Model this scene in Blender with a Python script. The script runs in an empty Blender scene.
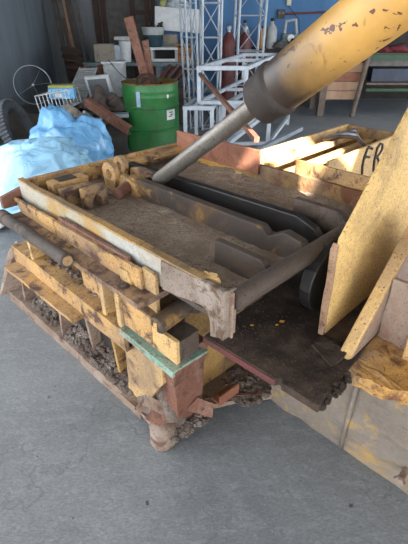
import bpy, bmesh, math, random
from mathutils import Vector, Matrix, noise, Euler
random.seed(7)
C = bpy.context.scene.collection
PI = math.pi
V = Vector
# ------------------------------------------------------------------ camera numbers
TH = math.radians(31.5); FP = 411.0; S_, C_ = math.sin(TH), math.cos(TH)
CAMZ = 1.6
def _ray(u, v):
    a = (u-204)/FP; b = (272-v)/FP
    return V((a, C_+b*S_, -S_+b*C_))
def az(u, v, z):
    d = _ray(u, v); t = (z-CAMZ)/d.z; return V((d.x*t, d.y*t, z))
def ay(u, v, y):
    d = _ray(u, v); t = y/d.y; return V((d.x*t, y, CAMZ+d.z*t))
# machine frame: p runs along its left side (away), q along its front, both at 45 degrees to the hall
R2 = math.sqrt(.5); F0 = V((.06, 1.08, 0)); PV = V((-R2, R2, 0)); QV = V((R2, R2, 0)); ZV = V((0, 0, 1))
MROT = PI/4
def W(p, q, z): return F0 + PV*p + QV*q + ZV*z

# ------------------------------------------------------------------ materials
def lin(c):
    if isinstance(c, str):
        c = [int(c[i:i+2], 16)/255 for i in (0, 2, 4)]
    return tuple((x/12.92 if x <= .04045 else ((x+.055)/1.055)**2.4) for x in c)+(1,)
def new_mat(name):
    m = bpy.data.materials.new(name); m.use_nodes = True
    nt = m.node_tree; b = nt.nodes['Principled BSDF']
    return m, nt, b
def nz(nt, scale, detail=6, rough=.6, co=None, dist=0):
    n = nt.nodes.new('ShaderNodeTexNoise'); n.inputs['Scale'].default_value = scale
    n.inputs['Detail'].default_value = detail; n.inputs['Roughness'].default_value = rough
    n.inputs['Distortion'].default_value = dist
    if co: nt.links.new(co, n.inputs['Vector'])
    return n.outputs['Fac']
def ramp(nt, fac, a, b, ca=(0, 0, 0, 1), cb=(1, 1, 1, 1)):
    r = nt.nodes.new('ShaderNodeValToRGB'); e = r.color_ramp.elements
    e[0].position = a; e[0].color = ca; e[1].position = b; e[1].color = cb
    nt.links.new(fac, r.inputs['Fac']); return r.outputs['Color']
def mix(nt, fac, a, b, blend='MIX'):
    m = nt.nodes.new('ShaderNodeMix'); m.data_type = 'RGBA'; m.blend_type = blend
    for s, x in ((m.inputs[0], fac), (m.inputs[6], a), (m.inputs[7], b)):
        if isinstance(x, bpy.types.NodeSocket): nt.links.new(x, s)
        else: s.default_value = x
    return m.outputs[2]
def worn(name, base, rust='4a2f25', dirt='6e5a4b', amt=.42, damt=.45, scale=7, rough=.75, bump=.35, metal=0, fine=.3, bscale=60, spk=.60):
    """paint (or bare metal) broken by rust patches and dry dirt"""
    m, nt, b = new_mat(name)
    tc = nt.nodes.new('ShaderNodeTexCoord').outputs['Object']
    n1 = nz(nt, scale, 10, .68, tc, .4); n2 = nz(nt, scale*.35, 6, .6, tc, .6); n3 = nz(nt, scale*9, 5, .6, tc)
    c = mix(nt, ramp(nt, n3, .3, .75), lin(base), tuple(x*(1-fine) for x in lin(base)[:3])+(1,))
    f1 = ramp(nt, n1, 1-amt-.02, 1-amt+.09)
    f2 = ramp(nt, n2, 1-damt-.08, 1-damt+.16)
    c = mix(nt, f2, c, lin(dirt)); c = mix(nt, f1, c, lin(rust))
    n4 = nz(nt, 120, 3, .6, tc, .2); k = lin(rust)
    c = mix(nt, ramp(nt, n4, spk, spk+.07), c, tuple(x*.6 for x in k[:3])+(1,))
    n5 = nz(nt, 3.2, 8, .7, tc, 1.0)
    c = mix(nt, ramp(nt, n5, .50, .72, (0, 0, 0, 1), (.55, .55, .55, 1)), c, tuple(x*.75 for x in k[:3])+(1,))
    nt.links.new(c, b.inputs['Base Color'])
    b.inputs['Roughness'].default_value = rough; b.inputs['Metallic'].default_value = metal
    bp = nt.nodes.new('ShaderNodeBump'); bp.inputs['Strength'].default_value = bump; bp.inputs['Distance'].default_value = .006
    h = nz(nt, bscale, 6, .6, tc); nt.links.new(h, bp.inputs['Height']); nt.links.new(bp.outputs['Normal'], b.inputs['Normal'])
    return m
def plain(name, c, rough=.6, metal=0, var=.18, scale=14, c2=None, spec=.4, trans=0):
    m, nt, b = new_mat(name)
    tc = nt.nodes.new('ShaderNodeTexCoord').outputs['Object']
    n = nz(nt, scale, 5, .6, tc)
    l = lin(c); d = lin(c2) if c2 else tuple(x*(1-var*2) for x in l[:3])+(1,)
    nt.links.new(mix(nt, ramp(nt, n, .35, .7), l, d), b.inputs['Base Color'])
    b.inputs['Roughness'].default_value = rough; b.inputs['Metallic'].default_value = metal
    b.inputs['Specular IOR Level'].default_value = spec
    b.inputs['Transmission Weight'].default_value = trans
    return m
def soil(name, c1, c2, c3, scale=30, bump=.8):
    m, nt, b = new_mat(name)
    tc = nt.nodes.new('ShaderNodeTexCoord').outputs['Object']
    c = mix(nt, ramp(nt, nz(nt, scale, 8, .7, tc), .35, .68), lin(c1), lin(c2))
    c = mix(nt, ramp(nt, nz(nt, scale*4, 4, .6, tc), .56, .68), c, lin(c3))
    c = mix(nt, ramp(nt, nz(nt, 4, 4, .6, tc), .45, .65), c, lin(c2))
    nt.links.new(c, b.inputs['Base Color']); b.inputs['Roughness'].default_value = .95
    b.inputs['Specular IOR Level'].default_value = .15
    bp = nt.nodes.new('ShaderNodeBump'); bp.inputs['Strength'].default_value = bump; bp.inputs['Distance'].default_value = .01
    nt.links.new(nz(nt, scale*4, 8, .7, tc), bp.inputs['Height']); nt.links.new(bp.outputs['Normal'], b.inputs['Normal'])
    return m

M = {}
M['yellow'] = worn('worn yellow paint', 'c2985f', '50362c', '87705c', .47, .46, 10)
M['yellow_clean'] = worn('yellow paint', 'caa56e', '5a4133', '9a8268', .42, .43, 10)
M['yellow_shelf'] = worn('dirty yellow paint', 'b08a58', '4e3730', '776357', .51, .56, 13)
M['yellow_dusty'] = worn('dusty yellow paint', 'b08a52', '4f3d33', '75634f', .46, .48, 8)
M['pale'] = worn('bleached grey paint', 'a9a9a4', 'a3834f', 'a0977f', .47, .48, 5)
M['grimy'] = worn('grimy brown steel', '4c4038', '33271f', '5c4d43', .46, .46, 12)
M['arch'] = worn('scuffed grey brown steel', '86776c', '54402f', '90837a', .46, .46, 12)
M['band'] = worn('rusty yellow band', 'c09648', '6b4129', '74614f', .47, .47, 8)
M['tan'] = worn('brown tan steel', '9c7a60', '5d4334', 'a48a72', .44, .45, 12)
M['rib'] = worn('greasy steel with yellow remains', '3d332d', '9a7138', '4f433a', .44, .45, 5, spk=.68)
M['dark'] = worn('dark greasy steel', '332b27', '241e1c', '40362f', .45, .4, 12)
M['black'] = worn('black greasy steel', '1f1c1b', '151312', '2f2824', .45, .4, 12, rough=.5)
M['rust'] = worn('red rust', '7d5342', '553930', '8e7060', .46, .42, 18)
M['rustplate'] = worn('orange brown rust', '8f5a42', '6d4333', '9a6a50', .45, .35, 18)
M['ledge'] = worn('rusted dusty base', '8b7462', '63463a', '96867a', .46, .5, 12)
M['green_angle'] = worn('verdigris green paint', '82a698', '6b5f50', '8f9684', .46, .48, 22)
M['red_edge'] = worn('dark red paint', '63302f', '34211f', '4a322f', .42, .42, 14)
M['soot'] = soil('black oily dirt', '52453c', '2e2724', '66523f', 16, 1)
M['dirt'] = soil('dry grey brown dirt', '9a8979', '7b6a5c', '5a4d43', 22)
M['gravel'] = soil('grey rubble dust', '857a72', '5d5049', 'a59a90', 30)
def pitted():
    m = worn('pitted yellow plate', 'd8b472', '5f4734', 'a98a5c', .38, .40, 7, bump=1.0, bscale=42, spk=.585)
    return m
M['pitted'] = pitted()
M['crust'] = worn('crusted yellow and rust', 'c8974f', '6f4a30', '96806c', .45, .47, 17, bump=1, bscale=45)
M['greyyellow'] = worn('grey dusty wall with yellow patches', '7a7067', 'a5854e', '857b72', .45, .5, 5, bump=.9, bscale=40)
M['orange_grey'] = worn('grey orange rough plate', '8f7b6d', '8a5a42', '9b897b', .42, .5, 8, bump=.8, bscale=45)
M['chrome'] = worn('worn chrome', '8b8680', '55473e', '6f665f', .42, .5, 9, rough=.42, bump=.1, metal=.55)
# cylinder: glossy yellow paint with rust spots
def cyl_paint():
    m, nt, b = new_mat('glossy ochre paint')
    tc = nt.nodes.new('ShaderNodeTexCoord').outputs['Object']
    c = mix(nt, ramp(nt, nz(nt, 5, 6, .6, tc), .45, .75), lin('c79a54'), lin('ac8349'))
    c = mix(nt, ramp(nt, nz(nt, 30, 3, .6, tc, .4), .645, .665), c, lin('5d3a2c'))
    c = mix(nt, ramp(nt, nz(nt, 8, 6, .65, tc, 1.2), .58, .72), c, lin('7d5a36'))
    sx = nt.nodes.new('ShaderNodeSeparateXYZ'); nt.links.new(tc, sx.inputs[0])
    # grime where the barrel meets the gland (a greasy band of its own, along the axis)
    ad = nt.nodes.new('ShaderNodeMath'); ad.operation = 'ADD'
    ns = nz(nt, 12, 6, .6, tc); ml = nt.nodes.new('ShaderNodeMath'); ml.operation = 'MULTIPLY'; ml.inputs[1].default_value = .12
    nt.links.new(ns, ml.inputs[0]); nt.links.new(sx.outputs['Z'], ad.inputs[0]); nt.links.new(ml.outputs[0], ad.inputs[1])
    g = ramp(nt, ad.outputs[0], .13, .40, (1, 1, 1, 1), (0, 0, 0, 1))
    c = mix(nt, g, c, lin('3b312b'))
    nt.links.new(c, b.inputs['Base Color']); b.inputs['Roughness'].default_value = .42
    return m
M['cyl'] = cyl_paint()
M['barrel'] = worn('green drum enamel', '2b7b3c', '4a3a2a', '3a7a48', .31, .36, 8, rough=.4, bump=.1)
M['barrel_in'] = worn('ochre rust inside', '8a6a3d', '5a3a24', '6d5233', .45, .4, 10)
M['wire'] = plain('dark rusty wire', '4d3a33', .8)
M['white'] = plain('white painted', 'd9dde0', .6, 0, .1)
M['offwhite'] = plain('dirty white', 'b4b8ba', .7, 0, .18, 9)
M['cream'] = worn('dirty cream enamel', 'a39a8c', '5d4c40', '8d8376', .4, .4, 12)
M['galv'] = plain('galvanised steel', 'a4b0bc', .45, .35, .15, 10)
M['primer'] = plain('grey white primer', 'b3bcc6', .6, 0, .12, 8)
M['primer_dark'] = plain('grey steel section', '7f8890', .6, 0, .15, 8)
M['rubber'] = plain('grey black rubber', '3f4246', .85, 0, .15)
M['rubber_pale'] = plain('worn rubber tread', '5d6165', .85, 0, .15)
M['board'] = plain('dull grey board', '6f7473', .85, 0, .12, 5)
M['plank'] = plain('dark weathered plank', '58524d', .85, 0, .2, 8, '413c39')
M['plank2'] = plain('grey weathered plank', '666361', .85, 0, .2, 8, '4b4846')
M['auger'] = plain('dark brown rusty steel', '4b3833', .8, 0, .2)
M['wood'] = plain('raw pine', 'a88a72', .8, 0, .1, 5, '8f6f58')
M['woodd'] = plain('old pine post', '6f6258', .85, 0, .2, 9)
M['teal'] = plain('dark teal plastic', '2c4a55', .5)
M['crate'] = plain('ochre plastic', 'a8713a', .6)
M['bench'] = plain('grey green bench top', '77898a', .7)
M['bluebox'] = plain('bright blue carton', '2a8fd0', .6, 0, .1, 30, 'a9d2ea')
M['limebox'] = plain('yellow green carton', 'aeb06a', .7)
M['rag'] = plain('brown grey cloth', '594e49', .95, 0, .2, 8)
M['darkrag'] = plain('dark cloth', '3d3937', .95, 0, .2, 8)
M['redcyl'] = plain('dull red enamel', '6c3c3c', .55)
M['redhose'] = plain('red hose', 'a2312c', .6)
M['redpipe'] = plain('red brown pipe paint', '6f3b38', .6)
M['gpaint'] = plain('green paint', '2c4c35', .6)
M['bluepanel'] = plain('dull blue panel', '3b4456', .6, 0, .2, 6)
M['redcloth'] = plain('red cloth', '6e2a31', .9)
M['bottle_y'] = plain('yellow plastic', 'c08a3a', .5)
M['bottle_g'] = plain('grey plastic', '8a8880', .6)
M['marker'] = plain('black marker paint', '2a2626', .7)
M['mesh'] = plain('grey mesh', '777c80', .8, 0, .1, 40)
M['paper'] = plain('white paper sticker', 'e2e4e2', .6, 0, .05, 60)
M['paperblue'] = plain('blue printed sticker', 'b9cfe2', .6, 0, .1, 120, '5f86b5')
M['socket'] = plain('cream plastic', 'cfd0b8', .5)
M['fleck'] = plain('yellow paint flakes', 'd9962f', .8)
M['sheet'] = plain('roof sheet', '6d7072', .8)

def wall_mat(name, a, b_, sc=1.2):
    m, nt, b = new_mat(name)
    tc = nt.nodes.new('ShaderNodeTexCoord').outputs['Object']
    mp = nt.nodes.new('ShaderNodeMapping'); mp.inputs['Scale'].default_value = (2.2, 2.2, .5)
    nt.links.new(tc, mp.inputs['Vector'])
    c = mix(nt, ramp(nt, nz(nt, sc, 7, .6, mp.outputs[0]), .35, .7), lin(a), lin(b_))
    nt.links.new(c, b.inputs['Base Color']); b.inputs['Roughness'].default_value = .85
    return m
M['wall_grey'] = wall_mat('grey blue plaster', '7d8791', '6a737c')
M['wall_dim'] = wall_mat('grey plaster', '878b90', '6a6d72')
M['wall_blue'] = wall_mat('blue wall paint', '4f7ba8', '426a96')
def floor_mat():
    m, nt, b = new_mat('trowelled concrete')
    tc = nt.nodes.new('ShaderNodeTexCoord').outputs['Object']
    mp = nt.nodes.new('ShaderNodeMapping'); mp.inputs['Scale'].default_value = (1, 2.3, 1); mp.inputs['Rotation'].default_value = (0, 0, -.5)
    nt.links.new(tc, mp.inputs['Vector'])
    c = mix(nt, ramp(nt, nz(nt, 1.6, 9, .7, tc, .6), .34, .68), lin('86888a'), lin('6a6d70'))
    c = mix(nt, ramp(nt, nz(nt, 11, 9, .75, mp.outputs[0], .5), .48, .75), c, lin('94979a'))
    c = mix(nt, ramp(nt, nz(nt, 60, 6, .75, mp.outputs[0], .3), .42, .72, (0, 0, 0, 1), (.75, .75, .75, 1)), c, lin('505356'))
    c = mix(nt, ramp(nt, nz(nt, 110, 4, .7, tc, 0), .62, .70), c, lin('a2a5a7'))
    c = mix(nt, ramp(nt, nz(nt, 15, 3, .5, tc, 0), .72, .74), c, lin('3f4143'))
    # thin winding hairline cracks
    wv = nt.nodes.new('ShaderNodeMath'); wv.operation = 'SUBTRACT'; wv.inputs[1].default_value = .5
    nt.links.new(nz(nt, .9, 6, .55, tc, 0), wv.inputs[0])
    ab = nt.nodes.new('ShaderNodeMath'); ab.operation = 'ABSOLUTE'; nt.links.new(wv.outputs[0], ab.inputs[0])
    c = mix(nt, ramp(nt, ab.outputs[0], .0, .0022, (.4, .4, .4, 1), (0, 0, 0, 1)), c, lin('4a4d50'))
    nt.links.new(c, b.inputs['Base Color']); b.inputs['Roughness'].default_value = .62
    bp = nt.nodes.new('ShaderNodeBump'); bp.inputs['Strength'].default_value = .35; bp.inputs['Distance'].default_value = .006
    nt.links.new(nz(nt, 26, 8, .7, tc), bp.inputs['Height']); nt.links.new(bp.outputs['Normal'], b.inputs['Normal'])
    return m
M['floor'] = floor_mat()
def bag_mat(name, col, tr):
    m, nt, b = new_mat(name)
    tc = nt.nodes.new('ShaderNodeTexCoord').outputs['Object']
    l = lin(col)
    c = mix(nt, ramp(nt, nz(nt, 5, 6, .6, tc, 1), .4, .7), l, tuple(min(1, x*1.35+.06) for x in l[:3])+(1,))
    nt.links.new(c, b.inputs['Base Color']); b.inputs['Roughness'].default_value = .26
    b.inputs['Specular IOR Level'].default_value = .55
    b.inputs['Subsurface Weight'].default_value = .25; b.inputs['Subsurface Radius'].default_value = (.05, .06, .08)
    bp = nt.nodes.new('ShaderNodeBump'); bp.inputs['Strength'].default_value = .5; bp.inputs['Distance'].default_value = .04
    nt.links.new(nz(nt, 5, 4, .5, tc, 2.0), bp.inputs['Height']); nt.links.new(bp.outputs['Normal'], b.inputs['Normal'])
    return m
M['bag_pale'] = bag_mat('pale blue film', '8fbddb', .3)
M['bag_blue'] = bag_mat('blue film', '689fca', .3)
M['bag_white'] = bag_mat('white film', 'e3e9ec', .2)
M['bag_clear'] = bag_mat('clear grey film', 'a9b4bd', .2)

# ------------------------------------------------------------------ mesh building (world coordinates)
def axes(d):
    d = d.normalized(); a = V((0, 0, 1)) if abs(d.z) < .9 else V((1, 0, 0))
    x = d.cross(a).normalized(); return x, d.cross(x).normalized()
class MB:
    def __init__(s): s.bm = bmesh.new()
    def hexa(s, b, t):
        vs = [s.bm.verts.new(x) for x in list(b)+list(t)]
        n = len(b)
        s.bm.faces.new(vs[:n][::-1]); s.bm.faces.new(vs[n:])
        for i in range(n): s.bm.faces.new((vs[i], vs[(i+1) % n], vs[n+(i+1) % n], vs[n+i]))
        return s
    def prism(s, pts, ext):                       # polygon swept by a vector
        pts = [V(p) for p in pts]; e = V(ext)
        nn = V((0, 0, 0))
        for i in range(len(pts)): nn += pts[i].cross(pts[(i+1) % len(pts)])
        if nn.dot(e) < 0: pts = pts[::-1]
        return s.hexa(pts, [p+e for p in pts])
    def mbox(s, p0, p1, q0, q1, z0, z1):          # box in the machine frame
        return s.hexa([W(p0, q0, z0), W(p0, q1, z0), W(p1, q1, z0), W(p1, q0, z0)],
                      [W(p0, q0, z1), W(p0, q1, z1), W(p1, q1, z1), W(p1, q0, z1)])
    def box(s, c, sx, sy, sz, rot=None):          # centre, full sizes, rotation matrix
        c = V(c); r = rot or Matrix.Identity(3)
        f = lambda a, b, d: c + r @ V((a*sx/2, b*sy/2, d*sz/2))
        return s.hexa([f(-1, -1, -1), f(1, -1, -1), f(1, 1, -1), f(-1, 1, -1)], [f(-1, -1, 1), f(1, -1, 1), f(1, 1, 1), f(-1, 1, 1)])
    def bar(s, a, b, w, h, up=None):              # square bar from a to b
        a, b = V(a), V(b); d = (b-a).normalized()
        if up: x = d.cross(V(up)).normalized(); y = x.cross(d).normalized()
        else: x, y = axes(d)
        o = [x*w/2+y*h/2, -x*w/2+y*h/2, -x*w/2-y*h/2, x*w/2-y*h/2]
        return s.prism([a+k for k in o], b-a)
    def tube(s, pts, r, n=10, close=False, caps=True):
        pts = [V(p) for p in pts]; rings = []; N = len(pts)
        prev = None
        for i, p in enumerate(pts):
            if close: d = pts[(i+1) % N]-pts[i-1]
            else: d = pts[min(i+1, N-1)]-pts[max(i-1, 0)]
            d.normalize()
            if prev is None: x, y = axes(d)
            else:
                x = prev - d*prev.dot(d)
                if x.length < 1e-5: x, _ = axes(d)
                x.normalize(); y = d.cross(x).normalized()
            prev = x
            rr = r[i] if isinstance(r, (list, tuple)) else r
            rings.append([s.bm.verts.new(p + x*math.cos(k*2*PI/n)*rr + y*math.sin(k*2*PI/n)*rr) for k in range(n)])
        for i in range(N if close else N-1):
            a, b = rings[i], rings[(i+1) % N]
            for k in range(n): s.bm.faces.new((a[k], a[(k+1) % n], b[(k+1) % n], b[k]))
        if caps and not close: s.bm.faces.new(rings[0][::-1]); s.bm.faces.new(rings[-1])
        return s
    def lathe(s, base, axis, prof, n=32, close=True):   # prof: (r, h) from bottom to top, closed by caps when r>0
        base, d = V(base), V(axis).normalized(); x, y = axes(d); rings = []
        for r, h in prof:
            if r < 1e-6: rings.append([s.bm.verts.new(base+d*h)])
            else: rings.append([s.bm.verts.new(base+d*h+x*math.cos(k*2*PI/n)*r+y*math.sin(k*2*PI/n)*r) for k in range(n)])
        for a, b in zip(rings, rings[1:]):
            for k in range(n):
                k2 = (k+1) % n
                if len(a) == 1 and len(b) == 1: break
                if len(a) == 1: s.bm.faces.new((a[0], b[k2], b[k]))
                elif len(b) == 1: s.bm.faces.new((a[k], a[k2], b[0]))
                else: s.bm.faces.new((a[k], a[k2], b[k2], b[k]))
        if close:
            if len(rings[0]) > 1: s.bm.faces.new(rings[0][::-1])
            if len(rings[-1]) > 1: s.bm.faces.new(rings[-1])
        return s
    def lump(s, c, r, amp=.35, sub=2, seed=0, sc=None, f=2.5):   # rough stone-like lump
        g = bmesh.ops.create_icosphere(s.bm, subdivisions=sub, radius=1)
        sc = sc or (1, 1, 1); o = V((seed*3.1, seed*1.7, seed))
        for v in g['verts']:
            k = 1+amp*noise.noise(v.co*f+o)
            v.co = V(c)+V((v.co.x*sc[0], v.co.y*sc[1], v.co.z*sc[2]))*r*k
        return s
    def grid(s, P, nu, nv, fn, thick=.04):        # closed slab: P(s,t) base, fn gives height
        top = [[s.bm.verts.new(P(i/nu, j/nv)+ZV*fn(i/nu, j/nv)) for j in range(nv+1)] for i in range(nu+1)]
        bot = [[s.bm.verts.new(P(i/nu, j/nv)-ZV*thick) for j in range(nv+1)] for i in range(nu+1)]
        F = s.bm.faces.new
        for i in range(nu):
            for j in range(nv):
                F((top[i][j], top[i+1][j], top[i+1][j+1], top[i][j+1])); F((bot[i][j], bot[i][j+1], bot[i+1][j+1], bot[i+1][j]))
        for i in range(nu):
            F((top[i][0], bot[i][0], bot[i+1][0], top[i+1][0])); F((top[i+1][nv], bot[i+1][nv], bot[i][nv], top[i][nv]))
        for j in range(nv):
            F((top[0][j+1], bot[0][j+1], bot[0][j], top[0][j])); F((top[nu][j], bot[nu][j], bot[nu][j+1], top[nu][j+1]))
        return s
    def rough(s, cuts=0, amp=.004, f=12):         # jitter every vertex with noise
        if cuts: bmesh.ops.subdivide_edges(s.bm, edges=s.bm.edges[:], cuts=cuts, use_grid_fill=True)
        for v in s.bm.verts:
            n = noise.noise_vector(v.co*f); v.co += n*amp
        return s
    def wear(s, amp=.003, step=.05, f=22):
        for k in range(6):
            es = [e for e in s.bm.edges if e.calc_length() > step]
            if not es or len(s.bm.edges) > 9000: break
            bmesh.ops.subdivide_edges(s.bm, edges=es, cuts=1, use_grid_fill=True)
        for v in s.bm.verts: v.co += noise.noise_vector(v.co*f)*amp + noise.noise_vector(v.co*f*.3)*amp
        return s
    def build(s, name, mat, parent=None, smooth=False, bevel=0, rz=0):
        bm = s.bm
        bmesh.ops.recalc_face_normals(bm, faces=bm.faces[:])
        if parent is None:
            lo = V((min(v.co[i] for v in bm.verts) for i in range(3))); hi = V((max(v.co[i] for v in bm.verts) for i in range(3)))
            mtx = Matrix.Translation(V(((lo.x+hi.x)/2, (lo.y+hi.y)/2, lo.z))) @ Matrix.Rotation(rz, 4, 'Z')
        else: mtx = FR[parent.name]
        bm.transform(mtx.inverted())
        me = bpy.data.meshes.new(name); bm.to_mesh(me); bm.free()
        if smooth:
            for f in me.polygons: f.use_smooth = True
        o = bpy.data.objects.new(name, me); C.objects.link(o)
        me.materials.append(mat)
        if parent is None: o.matrix_world = mtx
        else: o.parent = parent
        FR[o.name] = mtx
        if smooth == 'auto':
            md = o.modifiers.new('edges', 'EDGE_SPLIT'); md.split_angle = math.radians(35)
        if bevel:
            b = o.modifiers.new('bevel', 'BEVEL'); b.width = bevel; b.segments = 2; b.limit_method = 'ANGLE'
        return o
FR = {}
def tag(o, label, cat, group=None, kind=None):
    o['label'] = label; o['category'] = cat
    if group: o['group'] = group
    if kind: o['kind'] = kind
    return o
def thing(name, loc, label, cat, rz=0, group=None):
    o = bpy.data.objects.new(name, None); C.objects.link(o); o.empty_display_size = .1
    m = Matrix.Translation(V(loc)) @ Matrix.Rotation(rz, 4, 'Z'); o.matrix_world = m; FR[o.name] = m
    return tag(o, label, cat, group)
def struct(o): o['kind'] = 'structure'; return o
def dup(root, loc, rz=None, label=None):
    r = root.copy(); C.objects.link(r); r.location = loc
    if rz is not None: r.rotation_euler = (0, 0, rz)
    if label: r['label'] = label
    for ch in list(root.children):
        c = ch.copy(); C.objects.link(c); c.parent = r
        for g in list(ch.children):
            d = g.copy(); C.objects.link(d); d.parent = c
    return r
def rotz(a): return Matrix.Rotation(a, 3, 'Z')
def arc(c, x, y, r, a0, a1, n): return [V(c)+V(x)*r*math.cos(a0+(a1-a0)*i/n)+V(y)*r*math.sin(a0+(a1-a0)*i/n) for i in range(n+1)]

#SECTION_SETTING
# ================================================================== SETTING
struct(MB().box((0, 2, -.1), 40, 40, .2).build('floor', M['floor']))
L0 = V((-3.62, 11.2, 0)); L1 = V((-2.88, 4.6, 0)); ld = (L1-L0).normalized(); ln = V((-ld.y, ld.x, 0))
if ln.x > 0: ln = -ln
struct(MB().prism([L0, L1, L1+ln*.2, L0+ln*.2], (0, 0, 4)).build('wall_left', M['wall_grey']))
xb = ay(156, 20, 11).x
struct(MB().box(((-4+xb)/2, 11.1, 2), xb+4, .2, 4).build('wall_back', M['wall_dim']))
struct(MB().box(((7+xb)/2, 11.1, 2), 7-xb, .2, 4).build('wall_back_blue', M['wall_blue']))
struct(MB().box((6.6, 9.7, 2), .2, 3.0, 4).build('wall_right', M['wall_dim']))
# unseen roof; its openings are added, shaped to let sun reach hopper and tray
SUN = V((.25, -.78, .72)).normalized()
RZ = 4.0
def to_roof(pt): return V(pt)+SUN*((RZ-pt[2])/SUN.z)
holes = []
def hole(pts):
    r = [to_roof(p) for p in pts]
    holes.append((min(a.x for a in r), max(a.x for a in r), min(a.y for a in r), max(a.y for a in r)))
holes = [(1.30, 2.06, -.95, -.42), (1.565, 1.67, -1.44, -.95), (1.30, 1.42, -1.07, -.95)]
xs = sorted({-4.2, 7.0}|{h[0] for h in holes}|{h[1] for h in holes}); ys = sorted({-6.0, 11.2}|{h[2] for h in holes}|{h[3] for h in holes})
rb = MB()
for i in range(len(xs)-1):
    for j in range(len(ys)-1):
        cx, cy = (xs[i]+xs[i+1])/2, (ys[j]+ys[j+1])/2
        if any(h[0] < cx < h[1] and h[2] < cy < h[3] for h in holes): continue
        rb.box((cx, cy, RZ+.02), xs[i+1]-xs[i], ys[j+1]-ys[j], .04)
struct(rb.build('ceiling', M['sheet']))

#SECTION_BASE
# ================================================================== PRESS BASE (left stack of beams and its front foot)
base = thing('scrap_press', W(.9, .4, 0), 'worn yellow steel press base of stacked beams beneath the dirt-filled tray', 'machine base', MROT)
def MX(*a, into=None): return (into or MB()).mbox(*a)
MX(.36, 1.6, .06, 1.0, .06, .72).build('core', M['grimy'], base, bevel=.006)
MX(.27, 1.36, -.145, .06, .725, .75).wear(.0035).build('shelf_plate', M['yellow_shelf'], base)
MB().prism([W(1.40, -.08, .818), W(1.395, -.08, .80), W(1.33, -.08, .752), W(.33, -.08, .752), W(.335, -.08, .838)], QV*.014).wear(.002).build('side_rail', M['yellow'], base)
MX(.42, .95, -.064, -.05, .75, .846).wear(.002).build('rust_strip', M['rust'], base)
# side web with its stiffeners above the channel beam
MX(.44, 1.5, .03, .06, .5, .725).build('side_web', M['dark'], base)
MX(.64, .86, -.045, -.03, .5, .725).build('web_plate', M['yellow'], base, bevel=.003)
for p0, p1 in ((.585, .615), (.47, .50), (1.28, 1.31)):
    MX(p0, p1, -.10, .04, .5, .725).build('stiffener', M['yellow_clean'], base, bevel=.003)
# channel beam: top flange, web, lower flange
b = MB(); b.mbox(.44, 1.53, -.112, .05, .485, .505).mbox(.44, 1.53, -.112, -.092, .40, .485).mbox(.44, 1.53, -.112, .05, .395, .41)
b.wear(.0025).build('channel_beam', M['yellow'], base)
b = MB(); b.prism([W(.78, -.172, .392), W(1.5, -.192, .392), W(1.5, -.05, .392), W(.78, -.05, .392)], (0, 0, .018))
b.wear(.003).build('lower_flange', M['yellow'], base)
# lower tier
MX(.44, 1.75, .0, .03, .05, .40).build('lower_web', M['dark'], base)
for p in (1.60, 1.12, .86, .62):
    MB().prism([W(p, 0, .05), W(p, -.05 if p < 1 else -.10, .05), W(p, -.07, .395), W(p, 0, .395)], PV*.022).build('gusset', M['ledge' if p > .7 else 'yellow_dusty'], base, bevel=.003)
b = MB(); b.prism([W(.40, -.105, 0), W(1.79, -.13, 0), W(1.79, .05, 0), W(.40, .05, 0)], (0, 0, .075)); b.wear(.005, .07)
b.build('base_rail', M['ledge'], base)
MB().prism([W(1.74, -.02, .05), W(1.80, -.18, .05), W(1.80, -.05, .33), W(1.76, 0, .40)], PV*.02).build('end_gusset', M['ledge'], base)
MB().prism([W(1.40, -.14, .77), W(1.40, -.02, .77), W(1.40, -.02, .86), W(1.40, -.14, .83)], PV*.03).build('end_plate', M['rust'], base, bevel=.003)
# pivot bar lying along the shelf edge
a, c = W(.715, -.166, .755), W(1.36, -.170, .755)
b = MB(); b.lathe(a, c-a, [(.027, 0), (.031, .004), (.031, .03), (.029, .034), (.029, .25), (.031, .3), (.029, .36), (.030, .58), (.035, .585), (.035, (c-a).length)], 24)
pb = b.build('pivot_bar', M['grimy'], base, smooth='auto')
MB().lathe(a-PV*.004, PV, [(.022, 0), (.022, .006)], 20).build('bar_cap', M['yellow_clean'], pb, smooth='auto')
# bolt on the shelf
bt = MB(); cb = W(.40, -.11, .75); bt.lathe(cb, ZV, [(.024, 0), (.024, .003)], 20).lathe(cb+ZV*.003, ZV, [(.013, 0), (.013, .009)], 6)
bt.build('bolt', M['grimy'], base)
# yellow end plates and the boxed corner post
MX(.27, .345, -.062, -.045, .66, .835).build('end_plate', M['yellow_clean'], base, bevel=.003)
MB().prism([W(.37, -.088, .68), W(.455, -.088, .70), W(.455, -.088, .80), W(.40, -.088, .80)], QV*.016).build('end_plate', M['yellow_clean'], base, bevel=.003)
MB().prism([W(.28, -.09, .52), W(.46, -.09, .52), W(.46, -.09, .675), W(.28, -.09, .655)], QV*.16).build('corner_box', M['yellow'], base, bevel=.004)
MB().prism([W(.27, -.095, .655), W(.465, -.095, .676), W(.465, .06, .676), W(.27, .06, .655)], (0, 0, .012)).build('top_plate', M['yellow_dusty'], base, bevel=.003)
MX(.14, .285, -.085, -.07, .509, .618).wear(.002).build('saddle_plate', M['yellow_clean'], base)
MX(.145, .285, -.07, .03, .509, .605).wear(.004).build('saddle', M['grimy'], base)
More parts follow.
